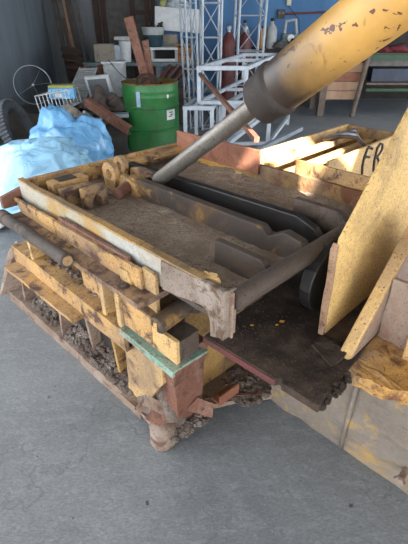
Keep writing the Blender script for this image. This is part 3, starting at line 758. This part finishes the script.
ca = thing('carton', (cc.x, cc.y, cc.z-.09), 'small bright blue and lime green carton on the white wire rack', 'carton', .12)
MB().box((cc.x, cc.y, cc.z-.03), .33, .16, .13, rotz(.12)).build('box', M['bluebox'], ca, bevel=.004)
MB().box((cc.x, cc.y+.01, cc.z+.055), .32, .17, .035, rotz(.12)).build('lid', M['limebox'], ca, bevel=.004)
MB().box((cc.x-.03, cc.y-.085, cc.z-.05), .09, .006, .05, rotz(.12)).build('printed_patch', M['paper'], ca)
# leaning slatted rack
s0 = ay(64, 104, 6.3); s1 = ay(80, 68, 7.4); wv = V((.26, .05, 0))
sl = thing('slatted_rack', s0, 'pale slatted rack leaning up behind the carton', 'rack')
MB().bar(s0, s1, .02, .03).bar(s0+wv, s1+wv, .02, .03).build('side_rails', M['offwhite'], sl)
b = MB()
for i in range(15):
    f = (i+.5)/15; p = s0+(s1-s0)*f; b.bar(p, p+wv, .012, .045, (s1-s0).normalized())
b.build('slats', M['offwhite'], sl)
# planks leaning in the corner
labs = ['leftmost dark weathered plank leaning in the corner', 'second dark plank from the left in the corner', 'pale grey plank third from the left in the corner', 'wide dark plank fourth from the left in the corner', 'rightmost thin plank leaning in the corner']
for i, (ut, ub, wd, mt) in enumerate(((53, 74, .09, 'plank'), (58, 80, .10, 'plank2'), (62, 84, .05, 'wood'), (66, 90, .13, 'plank'), (73, 97, .07, 'plank2'))):
    a = ay(ut-6, -35, 10.75); c = ay(ub, 100, 9.95); c.z = .03
    leanbar(c, a, wd, .035, 'plank', M[mt], labs[i], 'plank', 'planks leaning in the corner', (0, 1, 0), .003)
a0 = ay(63, 18, 9.0); a1 = ay(83, 95, 8.6); au = thing('auger', (a1.x, a1.y, 0), 'dark rusty auger with wavy blades leaning by the corner planks', 'auger')
a1z = V((a1.x+.02, a1.y, 0))
MB().tube([a0, a1z], .03, 10).build('shaft', M['auger'], au, smooth='auto')
for i in range(6):
    p = a0+(a1z-a0)*(.33+.075*i); d = V((.25, -.2, 1)).normalized()
    b = MB(); b.lathe(p, d, [(.03, 0), (.20-.004*i, .005), (.20-.004*i, .02), (.03, .05)], 20); b.rough(0, .02, 5); b.build('blade', M['auger'], au, smooth='auto')

# ================================================================== BENCH WITH BOXES
YB = 9.0; zb = az(110, 63, .9).z
xl = ay(83, 62, YB).x; xr = ay(232, 62, YB).x; zB = ay(120, 62.5, YB).z
bn = thing('work_bench', ((xl+xr)/2, YB+.3, 0), 'long grey green bench along the back wall loaded with boxes', 'bench')
MB().box(((xl+xr)/2, YB+.35, zB-.03), xr-xl, .8, .06).build('bench_top', M['bench'], bn)
for x in (xl+.06, (xl+xr)/2, xr-.06):
    for y in (YB+.02, YB+.68): MB().box((x, y, (zB-.06)/2), .07, .07, zB-.06).build('leg', M['primer_dark'], bn)
MB().box(((xl+xr)/2, YB+.68, .3), xr-xl, .04, .08).build('stretcher', M['primer_dark'], bn)
def onb(u0, u1, v0, v1, y, d, name, mat, lab, cat, rz=0, base=None, grp=None, bev=.01):
    a = ay(u0, v1, y); c = ay(u1, v0, y); z0 = base if base is not None else zB+.001
    o = MB().box(((a.x+c.x)/2, y+d/2, (z0+c.z)/2), c.x-a.x, d, c.z-z0, rotz(rz)).build(name, M[mat], bevel=bev)
    return tag(o, lab, cat, grp)
onb(95, 113, 44, 63, 9.1, .3, 'enamel_box', 'cream', 'stained cream brown box at the left end of the bench', 'box', .05)
onb(113, 122, 45, 62, 9.15, .3, 'grey_box', 'galv', 'narrow grey metal box between the cream box and the white bucket', 'box', 0)
p = ay(126.5, 62, 9.2); rb_ = .11; zt_ = ay(126, 40, 9.2).z
bk = thing('white_bucket', (p.x, p.y, zB), 'white round bucket on the bench behind the rusty beams', 'bucket')
MB().lathe((p.x, p.y, zB+.001), ZV, [(.095, 0), (.115, zt_-zB-.05), (.122, zt_-zB-.045), (.122, zt_-zB-.02)], 26).build('body', M['white'], bk, smooth='auto')
MB().lathe((p.x, p.y, zt_-.02), ZV, [(.125, 0), (.125, .015), (.11, .02)], 26).build('lid', M['offwhite'], bk, smooth='auto')
z_ = zt_+.001; a = ay(125, 39, 9.2)
tag(MB().box((a.x, 9.25, z_+.03), .42, .22, .06, rotz(.1)).build('flat_box', M['offwhite']), 'flat pale box lying on top of the white bucket', 'box')
# stand with pot
a = ay(150, 47.5, 9.1); c = ay(182, 63, 9.1); zs = a.z
stn = thing('low_stand', ((a.x+c.x)/2, 9.3, zB), 'white low stand holding the dark teal pot on the bench', 'stand')
MB().box(((a.x+c.x)/2-.04, 9.3, zs-.02), c.x-a.x-.08, .4, .04).build('stand_top', M['white'], stn)
for x in (a.x+.03, c.x-.11): MB().box((x, 9.3, (zB+zs-.04)/2), .05, .38, zs-.04-zB-.002).build('side', M['offwhite'], stn)
MB().box(((a.x+c.x)/2-.04, 9.13, zB+.03), c.x-a.x-.16, .03, .05).build('kick_board', M['white'], stn)
MB().box(((a.x+c.x)/2-.04, 9.45, (zB+zs)/2), c.x-a.x-.16, .02, zs-zB-.06).build('back', M['darkrag'], stn)
pc = ay(154, 47, 9.3); zp = ay(154, 33, 9.3).z; zr = ay(154, 27, 9.3).z
pot = thing('planter', (pc.x, 9.3, zs), 'dark teal pot with a white rim on the low stand', 'pot')
MB().lathe((pc.x, 9.3, zs+.001), ZV, [(.14, 0), (.195, zp-zs), (.18, zp-zs), (.17, zp-zs-.04)], 28).build('pot_body', M['teal'], pot, smooth='auto')
MB().lathe((pc.x, 9.3, zp-.03), ZV, [(.20, 0), (.225, zr-zp+.03), (.205, zr-zp+.03), (.19, zr-zp)], 28).build('rim', M['offwhite'], pot, smooth='auto')
b = MB()
for i in range(26):
    q = V((pc.x+random.uniform(-.08, .2), 9.25+random.uniform(-.1, .1), zr-.03+random.uniform(0, .10))); b.lump(q, .025, .4, 1, i)
b.lathe((pc.x, 9.3, zp-.04), ZV, [(.17, 0), (.185, .07)], 20)
tag(b.build('dry_sprigs', M['darkrag']), 'dark dry sprigs and soil in the teal pot', 'plant', kind='stuff')
# crates, carton, white box
def crate(y, zbase, hgt, lab):
    a = ay(177, 60, y); c = ay(192.5, 60, y); cx = (a.x+c.x)/2; w = c.x-a.x
    t = thing('bottle_crate', (cx, y+.15, zbase), lab, 'crate', 0, 'yellow crates on the bench')
    b = MB(); h = hgt
    for (dx, dy, sx, sy) in ((0, 0, w, .02), (0, .3, w, .02), (-w/2+.01, .15, .02, .3), (w/2-.01, .15, .02, .3)):
        b.box((cx+dx, y+dy, zbase+h*.28), sx, sy, h*.54); b.box((cx+dx, y+dy, zbase+h*.92), sx, sy, h*.16)
        for k in (-.48, 0, .48): b.box((cx+dx+k*(sx-.02), y+dy+k*(sy-.02), zbase+h*.7), .03, .024, h*.3)
    b.box((cx, y+.15, zbase+.012), w, .3, .02); b.build('crate_body', M['crate'], t)
    MB().box((cx, y-.012, zbase+h*.75), w*.35, .006, h*.12).build('hand_slot', M['wire'], t)
    return cx, y+.15
zc2 = ay(185, 52, 9.2).z; zc3 = ay(185, 44, 9.2).z; hc_ = (zc3-zB)/2
crate(9.2, zB+.001, hc_, 'lower of the two ochre bottle crates on the bench'); cx, cy = crate(9.2, zB+hc_+.002, hc_, 'upper of the two ochre bottle crates on the bench')
zw = ay(180, 33, 9.5).z
for i in range(3):
    tag(MB().lathe((cx-.09+.09*i, cy, zB+hc_+.03), ZV, [(.032, 0), (.034, .02), (.034, .14), (.012, .20), (.012, hc_+.03), (.014, hc_+.04)], 14).build('glass_bottle', M['teal'], smooth='auto'), ['dark bottle in the upper crate, left one of three', 'dark bottle in the upper crate, middle one of three', 'dark bottle in the upper crate, right one of three'][i], 'bottle', 'bottles in the upper crate')
onb(164, 177, 34, 63, 9.66, .18, 'tall_carton', 'cream', 'dull carton standing behind the stand under the white box', 'carton', 0)
a = ay(158, 22, 9.55); c = ay(198, 27, 9.55); mid = (a+c)/2
zct = ay(170, 34, 9.66).z
bx = MB().box((mid.x, 9.72, zct+.245), .92, .36, .40, Matrix.Rotation(math.radians(4), 3, 'Y')).build('white_box', M['white'], bevel=.012)
tag(bx, 'large white foam box lying tilted above the yellow crates', 'box')
tag(MB().lump((mid.x+.0, 9.78, zct+.53), .18, .5, 3, 6, (1.2, .8, .62)).build('clear_bag', M['bag_clear'], smooth=True), 'clear crumpled plastic bag on top of the white foam box', 'bag')
tag(MB().lump((mid.x-.30, 9.72, zct+.53), .075, .3, 2, 9).build('yellow_bundle', M['limebox'], smooth=True), 'small yellow bundle on the left of the white foam box', 'bundle')
# dark panel with rusty uprights at the back wall
a = ay(96, 44, 10.85); c = ay(156, -20, 10.85)
pn_ = thing('metal_panel', ((a.x+c.x)/2, 10.9, 0), 'dark grey brown metal panel with rusty uprights against the back wall', 'panel')
MB().box(((a.x+c.x)/2, 10.94, 1.3), c.x-a.x, .05, 2.6).build('sheet', M['plank2'], pn_)
for u in (97, 104, 133, 147, 154):
    x = ay(u, 20, 10.85).x; MB().box((x, 10.88, 1.3), .10, .06, 2.6).build('upright', M['auger'], pn_)
for z in (1.75, 2.15): MB().box(((ay(133, 20, 10.85).x+c.x)/2, 10.85, z), c.x-ay(133, 20, 10.85).x, .04, .09).build('crossbar', M['auger'], pn_)

# ================================================================== UNDER THE BENCH AND AROUND THE DRUM
p = ay(116, 92, 7.6); q = ay(116, 63, 7.6)
def bin_():
    t = thing('white_bin', (p.x, 7.7, 0), 'white plastic bin standing left of the green drum', 'bin')
    top = q.z
    MB().prism([V((p.x-.13, 7.55, 0.001)), V((p.x+.13, 7.55, 0.001)), V((p.x+.17, 7.55, top)), V((p.x-.17, 7.55, top))], (0, .3, 0)).build('body', M['offwhite'], t, bevel=.02)
    MB().box((p.x, 7.7, top+.01), .38, .34, .03).build('rim', M['white'], t, bevel=.008)
bin_()
a = ay(103, 66, 8.0); tag(MB().box((a.x, 8.1, a.z/2), .22, .26, a.z-.002).build('rust_box', M['rustplate']), 'red brown box under the bench between the tyre and the white bin', 'box')
tc_ = ay(93, 84, 7.9); tyre(V((tc_.x-.02, 7.9, .42)), (.35, -1, .1), .42, .07, 'tyre', (M['rubber'], M['rubber_pale']), 'black tyre standing under the left end of the bench')
tag(MB().tube([V((ay(84, 93, 7.5).x+.12, 7.5, .018)), ay(84, 93, 7.5)*1, ay(81.5, 84, 7.5), ay(82, 74, 7.5), ay(85, 66, 7.5)], .018, 8).build('red_hose', M['redhose'], smooth=True), 'thin red hose curving beside the black tyre under the bench', 'hose')
fc = ay(99.5, 87, 6.7); fz = fc.z
fp = thing('speaker_panel', (fc.x, 6.7, fz-.17), 'white square frame with grey mesh above the rags', 'panel')
rm = Matrix.Rotation(.25, 3, 'X') @ rotz(-.12) @ Matrix.Rotation(-.12, 3, 'Y')
MB().box(fc, .37, .05, .33, rm).build('frame', M['white'], fp, bevel=.004)
MB().box(fc-rm @ V((0, .028, 0)), .29, .01, .25, rm).build('mesh', M['mesh'], fp)
MB().lathe(fc-rm @ V((0, .034, 0)), rm @ V((0, -1, 0)), [(.02, 0), (.012, .012)], 12).build('knob', M['white'], fp)
x0 = ay(90, 100, 6.9).x; x1 = ay(123, 100, 6.9).x
tag(MB().box(((x0+x1)/2, 6.8, (fz-.18)/2), x1-x0, .5, fz-.19).build('dark_chest', M['plank']), 'dark chest carrying the white framed panel left of the green drum', 'chest')
def cloth(c, r, sc, seed, mat, lab):
    return tag(MB().lump(c, r, .75, 4, seed, sc, 1.7).build('rag_bundle', M[mat], smooth=True), lab, 'rag')
c_ = ay(104, 106, 6.2); cloth(c_, .16, (1.1, .8, 1.1), 2, 'rag', 'brown grey rag bundle below the white framed panel')
c_ = ay(117, 105, 6.2); cloth(c_, .15, (1.2, .8, .9), 5, 'rag', 'brown rag bundle between the rusty channel and the green drum')
c_ = ay(68, 121, 5.6); cloth(c_+V((0, .2, 0)), .14, (1, .8, .9), 7, 'cream', 'pale cloth bundle behind the blue bag')
x0 = ay(88, 118, 6.1).x; x1 = ay(124, 118, 6.1).x; zz = ay(105, 116, 6.1).z
tag(MB().box(((x0+x1)/2, 6.2, zz/2), x1-x0, .35, zz-.002).build('dark_crate', M['darkrag']), 'dark crate under the rag bundles left of the green drum', 'crate')
# rusty channel
a = ay(85, 102, 5.75); c = ay(128, 131, 5.35)
chn = thing('rusty_channel', (a+c)/2, 'rusty brown channel bar sloping down beside the green drum', 'steel channel')
d_ = (c-a).normalized(); sd = d_.cross(V((0, 0, 1))).normalized(); upv = sd.cross(d_)
MB().bar(a, c, .02, .11, (0, 0, 1)).build('web', M['rust'], chn)
for s_ in (.05, -.05): MB().bar(a+upv*s_-sd*.03, c+upv*s_-sd*.03, .07, .014, (0, 0, 1)).build('flange', M['rust'], chn)
a = ay(86, 137, 5.2); c = ay(126, 150, 5.0)
b = MB(); b.prism([ay(86, 128, 5.5), ay(127, 129, 5.5), ay(128, 156, 5.0), ay(95, 156, 4.9)], (0, .03, -.03)); b.rough(3, .02, 4)
tag(b.build('dark_sheet', M['darkrag']), 'dark sagging sheet on the floor between the blue bag and the drum', 'sheet')
for i, (u0, v0, u1, v1) in enumerate(((92, 127, 108, 112), (98, 126, 118, 118), (84, 112, 100, 124))):
    za = ay(u0, v0, 5.6)
    tag(MB().tube([za, ay(u1, v1, 5.95)]+([V((ay(u1, v1, 5.95).x+.25, 6.0, .025))] if i == 2 else []), .022, 8).build('steel_pipe', M['galv' if i != 1 else 'grimy']), ['grey pipe end leaning under the rusty channel, nearest the blue bag', 'brown pipe lying under the rusty channel nearest the drum', 'grey pipe crossing behind the rusty channel end'][i], 'pipe', 'pipes under the rusty channel')
tag(MB().box(ay(119, 115, 5.9), .26, .12, .05, rotz(.1)).build('steel_plate', M['galv']), 'pale grey flat steel piece left of the drum', 'steel plate')
for i, (u, v, m_, sx, sy, sz, lab) in enumerate(((92, 108, 'auger', .34, .05, .05, 'dark rusty steel stub on the junk heap left of the rag bundles'), (88, 118, 'rubber', .10, .10, .16, 'small dark tin under the rusty channel end'), (101, 121, 'plank2', .16, .08, .05, 'grey offcut under the rusty channel'), (121, 122, 'galv', .22, .06, .04, 'pale grey steel offcut beside the green drum'))):
    c_ = ay(u, v, 5.9); tag(MB().box((c_.x, c_.y, c_.z), sx, sy, sz, rotz(.5-.4*i) @ Matrix.Rotation(.25, 3, 'Y')).build(('steel_stub', 'tin', 'offcut', 'offcut')[i], M[m_], bevel=.004), lab, ('steel stub', 'tin', 'offcut', 'offcut')[i])
# rusty strips behind the drum
for i in range(7):
    a = ay(158+4*i, 82-1.5*(i % 3), 7.6+.1*i); c = ay(170+4*i, 65+2*(i % 2), 8.3)
    leanbar(a, c, .06, .025, 'rusty_strip', M['auger' if i % 2 else 'rust'], ['rusty strip lying in the heap behind the drum, nearest its rim', 'second rusty strip in the heap behind the drum', 'third rusty strip from the left behind the drum', 'middle rusty strip in the heap behind the drum', 'fifth rusty strip from the left behind the drum', 'sixth rusty strip, near the truss masts', 'rightmost rusty strip beside the truss masts'][i], 'metal strip', 'rusty strips behind the drum', jit=.003)
x0 = ay(158, 90, 8).x; x1 = ay(187, 90, 8).x
tag(MB().box(((x0+x1)/2, 8.1, .30), x1-x0, .8, .598).build('dark_chest', M['plank']), 'dark chest beneath the rusty strips behind the drum', 'chest')
# ================================================================== TRUSS MASTS
def mast(uc, Y, w, topx, lab, Hm=3.4, mat='galv', rzz=.25, pitch=.45, lr=.017):
    c = ay(uc, 60, Y); base_ = V((c.x, Y, 0))
    t = thing('truss_mast', base_, lab, 'truss', 0, 'lattice masts behind the frames')
    lean = V((topx, .0, 0)); r = rotz(rzz)
    cor = [r @ V((a*w/2, b_*w/2, 0)) for a, b_ in ((-1, -1), (1, -1), (1, 1), (-1, 1))]
    P = lambda k, z: base_+cor[k % 4]+ZV*z+lean*(z/Hm)
    for k in range(4): MB().tube([P(k, 0), P(k, Hm)], lr, 8).build('upright', M['primer'], t, smooth='auto')
    b = MB(); n = int(Hm/pitch)
    for i in range(n+1):
        for k in range(4):
            b.tube([P(k, i*pitch+.02), P(k+1, i*pitch+.02)], .011, 6)
            if i < n: b.tube([P(k+(i % 2), i*pitch+.02), P(k+1-(i % 2), (i+1)*pitch+.02)], .008, 6)
    b.build('lattice', M[mat], t, smooth='auto')
mast(192, 7.45, .18, -.10, 'leftmost and narrowest grey lattice mast behind the frames', rzz=.5)
mast(210, 7.4, .29, .02, 'middle grey lattice mast behind the frames', rzz=.12)
mast(246.5, 8.55, .46, .05, 'rightmost and widest grey lattice mast in front of the blue wall', rzz=.10, pitch=.55, lr=.023)
for u, lab in ((228, 'dull red gas cylinder between the two lattice masts'), (244, 'dull red gas cylinder behind the widest lattice mast')):
    yg = 8.5 if u < 240 else 9.4; p = ay(u, 60, yg); zt_ = ay(u, 32, yg).z
    t = thing('gas_cylinder', (p.x, yg, 0), lab, 'gas cylinder', 0, 'red gas cylinders')
    MB().lathe((p.x, yg, 0), ZV, [(.12, 0), (.125, .02), (.125, zt_-.18), (.10, zt_-.08), (.05, zt_-.02), (.035, zt_)], 26).build('body', M['redcyl'], t, smooth='auto')
    MB().lathe((p.x, yg, zt_), ZV, [(.03, 0), (.03, .04), (.05, .045), (.05, .09), (.02, .11)], 14).build('valve', M['galv'], t, smooth='auto')
# ================================================================== GREY FRAMES
def boxframe(name, o, ux, uy, uz, s, lab, mat='primer', extra=None):
    t = thing(name, o, lab, 'steel frame'); o = V(o); Z0 = V((0, 0, 0))
    for a in (Z0, ux, uy, ux+uy): MB().bar(o+a, o+a+uz, s, s, (0, 1, 0)).build('post', M[mat], t, bevel=.003)
    for a, d in ((uz, ux), (uz+uy, ux), (uz, uy), (uz+ux, uy)): MB().bar(o+a-d.normalized()*s/2, o+a+d+d.normalized()*s/2, s*.98, s*.98, (0, 0, 1)).build('top_rail', M[mat], t, bevel=.003)
    for a, d in (extra or []): MB().bar(o+a, o+a+d, s*.9, s*.9, (0, 0, 1)).build('rail', M[mat], t, bevel=.003)
    return t
YA = 5.55
o = ay(185, 108, YA); w_ = ay(212, 108, YA).x-o.x; hB = o.z
boxframe('steel_rack', (o.x, YA, 0), V((w_, 0, 0)), V((.13, .62, 0)), V((0, 0, hB)), .05, 'small white grey steel frame standing just right of the green drum', extra=[(V((0, 0, .12)), V((.13, .62, 0))), (V((w_, 0, .12)), V((.13, .62, 0)))])
zA = hB+.051; o = ay(199, 100, YA+.1); w_ = ay(245, 100, YA+.1).x-o.x; hA = ay(199, 68, YA+.1).z-zA
uyA = V((.75, 2.3, 0)); uxA = V((w_, -.0, 0)); uzA = V((0, 0, hA))
boxframe('steel_rack', (o.x, YA+.1, zA), uxA, uyA, uzA, .05, 'long grey box frame lying on top of the other frames under the cylinder', extra=[(V((0, 0, 0)), uxA), (uyA, uxA), (V((0, 0, 0)), uyA), (uxA, uyA), (uyA*.5+uzA, uxA), (uyA*.5, uxA)])
o2 = V((o.x+w_*.55, YA+.15, 0))
boxframe('steel_rack', o2, V((.62, .1, 0)), V((.62, 1.9, 0)), V((0, 0, zA-.052)), .05, 'grey steel stand with sloping braces carrying the right end of the box frame', extra=[(V((0, 0, .15)), V((.62, .1, 0))), (V((0, 0, .1)), V((.6, .1, .45))), (V((.62, .1, .12)), V((.62, 1.9, 0))), (V((0, 0, .12)), V((.62, 1.9, 0)))])
a = V((o2.x+.55, YA-.6, .03)); tag(MB().bar(a+V((-.75, -.15, 0)), a+V((.55, 1.0, .28)), .06, .05).build('angle_bar', M['primer_dark']), 'grey steel bar lying on the floor in front of the frames', 'steel bar')
leanbar(ay(200, 74, YA+.03), W(.93, 1.32, .95), .034, .034, 'steel_pole', M['rust'], 'long red brown pole slanting from the box frame to the hopper edge', 'pole', jit=.001)
# ================================================================== BLUE WALL SIDE
zC = ay(275, 49, 9.9).z; x0 = ay(236, 50, 9.9).x; x1 = ay(345, 50, 9.9).x
bc_ = thing('back_counter', ((x0+x1)/2, 10.3, 0), 'dark counter along the blue wall behind the masts', 'counter')
MB().box(((x0+x1)/2, 10.3, zC-.03), x1-x0, .8, .06).build('counter_top', M['darkrag'], bc_)
MB().box(((x0+x1)/2, 10.45, (zC-.06)/2), x1-x0-.1, .4, zC-.062).build('counter_body', M['plank'], bc_)
def jug(u, v0, wpx, mat, lab, neck=.3, Yj=10.1, label=None):
    p = ay(u, 48, Yj); h = ay(u, v0, Yj).z-zC; r = wpx*9.4/FP/2
    t = thing('plastic_jug', (p.x, Yj, zC), lab, 'jug')
    MB().lathe((p.x, Yj, zC+.001), ZV, [(r*.95, 0), (r, .02), (r, h*.58), (r*.8, h*.70), (r*neck, h*.82), (r*neck, h*.9)], 22).build('body', M[mat], t, smooth='auto')
    MB().lathe((p.x, Yj, zC+h*.9), ZV, [(r*neck*1.2, 0), (r*neck*1.2, h*.1)], 14).build('cap', M['darkrag' if mat != 'white' else 'cream'], t, smooth='auto')
jug(244, 20, 9, 'bottle_g', 'grey jug on the counter behind the widest mast'); jug(261, 26, 6, 'bottle_y', 'small yellow bottle between the mast and the white jug'); jug(270.5, 18, 10, 'offwhite', 'tall dirty white jug on the counter by the blue wall')
p = ay(281, 14, 10.97); so_ = thing('socket_box', (p.x, 10.97, p.z-.1), 'dark switch box on the blue wall at the end of the red pipe', 'switch box')
MB().box((p.x, 10.96, p.z), .17, .07, .18).build('box', M['plank'], so_, bevel=.008)
for dx in (-.04, .04): MB().box((p.x+dx, 10.92, p.z+.02), .04, .02, .04).build('switch', M['mesh'], so_)
q = ay(330, 13, 10.95); tag(MB().tube([V((p.x+.09, 10.95, p.z)), V((q.x+.3, 10.95, p.z+.05))], .022, 10).build('red_pipe', M['redpipe'], smooth='auto'), 'dull red pipe running right along the blue wall from the switch box', 'pipe')
p2 = ay(289, 2, 10.97); tag(MB().box((p2.x, 10.97, p2.z), .10, .05, .14).build('wall_socket', M['socket'], bevel=.006), 'small cream socket high on the blue wall', 'socket')
tag(MB().tube([V((p2.x, 10.96, p2.z-.07)), ay(292, 10, 10.93), ay(296, 16, 10.93), ay(299, 20, 10.9), V((ay(299, 20, 10.9).x+.02, 10.6, zC+.01))], .008, 6).build('cable', M['rubber'], smooth=True), 'thin dark cable hanging from the cream socket', 'cable')
p = ay(291, 26, 10.15); mc = thing('grinding_machine', (p.x, 10.2, zC), 'small green grey bench machine on the counter below the red pipe', 'machine')
h = ay(291, 18, 10.15).z-zC
MB().box((p.x, 10.25, zC+h*.25), .34, .3, h*.5-.002).build('housing', M['bench'], mc, bevel=.03)
MB().tube([V((p.x-.12, 10.2, zC+h*.5)), V((p.x-.10, 10.2, zC+h*.9)), V((p.x+.1, 10.2, zC+h*.95)), V((p.x+.14, 10.2, zC+h*.5))], .035, 10).build('arm', M['offwhite'], mc, smooth='auto')
MB().lathe((p.x, 10.02, zC+h*.35), V((0, 1, 0)), [(.07, 0), (.07, .06)], 18).build('wheel', M['white'], mc, smooth='auto')
for i, (u, v, r, lab) in enumerate(((282, 44, .14, 'dark cloth heap on the counter left of the bench machine'), (298, 38, .17, 'dark cloth heap on the counter below the bench machine'), (308, 26, .16, 'dark dusty heap on the counter by the yellow cylinder'))):
    c_ = ay(u, v, 9.95); c_.z = zC+r*.42; tag(MB().lump(c_, r, .6, 3, i+11, (1.3, .8, .6)).build('cloth_heap', M['darkrag' if i else 'plank2'], smooth=True), lab, 'cloth heap', 'dark heaps on the counter')
# ================================================================== RIGHT WORKBENCH
YR = 8.45; xL = ay(319, 110, YR).x; xP = ay(366, 60, YR).x; xR = xP+1.9
zT = ay(370, 56, YR).z
wb = thing('wooden_table', ((xL+xR)/2, YR+.4, 0), 'wooden work table with green rail and pine side boards under the cylinder', 'table')
MB().box(((xL+xR)/2, YR+.5, zT+.02), xR-xL, .9, .05).build('table_top', M['plank'], wb)
MB().box((xL+.03, YR+.03, zT/2), .13, .12, zT-.002).build('leg', M['woodd'], wb, bevel=.006)
a = ay(368, 48, YR-.06); MB().tube([V((xP-.10, YR-.06, 0)), V((xP+.02, YR-.06, zT+.08))], .045, 10).build('leg', M['woodd'], wb, smooth='auto')
for x in (xR-.1,): MB().box((x, YR+.03, zT/2), .09, .09, zT-.002).build('leg', M['woodd'], wb)
for x in (xL+.05, xR-.1): MB().box((x, YR+.85, zT/2), .09, .09, zT-.002).build('leg', M['woodd'], wb)
MB().box(((xP+xR)/2-.3, YR-.01, zT-.02), xR-xP+.6, .05, .09).build('green_rail', M['gpaint'], wb)
zb0 = ay(340, 100, YR).z; zb1 = ay(340, 63, YR).z; n = 4; hh = (zb1-zb0)/n
for i in range(n): MB().box(((xL+xP)/2+.02, YR+.05, zb0+hh*(i+.5)), xP-xL-.08, .03, hh-.008).build('pine_board', M['rustplate' if i == 2 else 'wood'], wb, bevel=.003)
z1 = ay(390, 90, YR).z; MB().box(((xP+xR)/2, YR+.02, z1), xR-xP-.2, .05, .05).build('lower_rail', M['gpaint'], wb)
z2 = ay(390, 83, YR).z; MB().box(((xP+xR)/2, YR+.30, z2-.02), xR-xP-.2, .55, .03).build('shelf', M['woodd'], wb)
z3 = ay(390, 63, YR).z; MB().box(((xP+xR)/2, YR+.02, z3), xR-xP, .04, .10).build('apron', M['plank2'], wb)
for i, (u0, u1) in enumerate(((372, 391), (394, 420))):
    a = ay(u0, 68, YR+.25); c = ay(u1, 82, YR+.25)
    tag(MB().box(((a.x+c.x)/2, YR+.3, (z2+a.z)/2), c.x-a.x, .25, a.z-z2-.01).build('blue_box', M['bluepanel']), ['dull blue box on the table shelf, next to the round leg', 'dull blue box on the table shelf at the right edge'][i], 'box', 'blue boxes on the table shelf')
for i, (u, v, r, m_, lab) in enumerate(((398, 52, .13, 'redcloth', 'red cloth bundle on the wooden table at the right'), (386, 53, .10, 'redcloth', 'smaller red cloth bundle left of the other on the table'), (404, 46, .17, 'darkrag', 'dark cloth heap behind the red bundles on the table'))):
    c_ = ay(u, v, YR+.2+.25*(i == 2)); c_.z = zT+.046+r*.36; tag(MB().lump(c_, r, .5, 3, i+21, (1.5, .8, .5)).build('cloth_bundle', M[m_], smooth=True), lab, 'cloth bundle')
x0 = ay(360, 60, 10.6).x
tag(MB().box((x0+1.3, 10.75, 1.0), 2.6, .3, 2.0).build('tall_dark_block', M['darkrag']), 'tall dark block against the wall behind the wooden table', 'cupboard')  # plain dark block standing in front of the back wall

#SECTION_LIGHT
# ================================================================== LIGHT AND CAMERA
sun = bpy.data.lights.new('sun', 'SUN'); sun.energy = 30; sun.angle = math.radians(.6); sun.color = (1, .93, .80)
so = bpy.data.objects.new('sun', sun); C.objects.link(so); so.rotation_euler = SUN.to_track_quat('Z', 'Y').to_euler()
w = bpy.data.worlds.new('sky'); bpy.context.scene.world = w; w.use_nodes = True
bg = w.node_tree.nodes['Background']; bg.inputs[0].default_value = (.91, .955, 1.0, 1); bg.inputs[1].default_value = 3.7
cam = bpy.data.cameras.new('camera'); co = bpy.data.objects.new('camera', cam); C.objects.link(co)
cam.sensor_fit = 'VERTICAL'; cam.sensor_height = 36; cam.lens = 36*FP/544; cam.clip_start = .05
co.location = (0, 0, CAMZ); co.rotation_euler = (PI/2-TH, 0, 0)
sc = bpy.context.scene; sc.camera = co
sc.view_settings.view_transform = 'Standard'; sc.view_settings.look = 'None'; sc.view_settings.gamma = 1; sc.view_settings.exposure = .5
sc.view_settings.use_curve_mapping = False
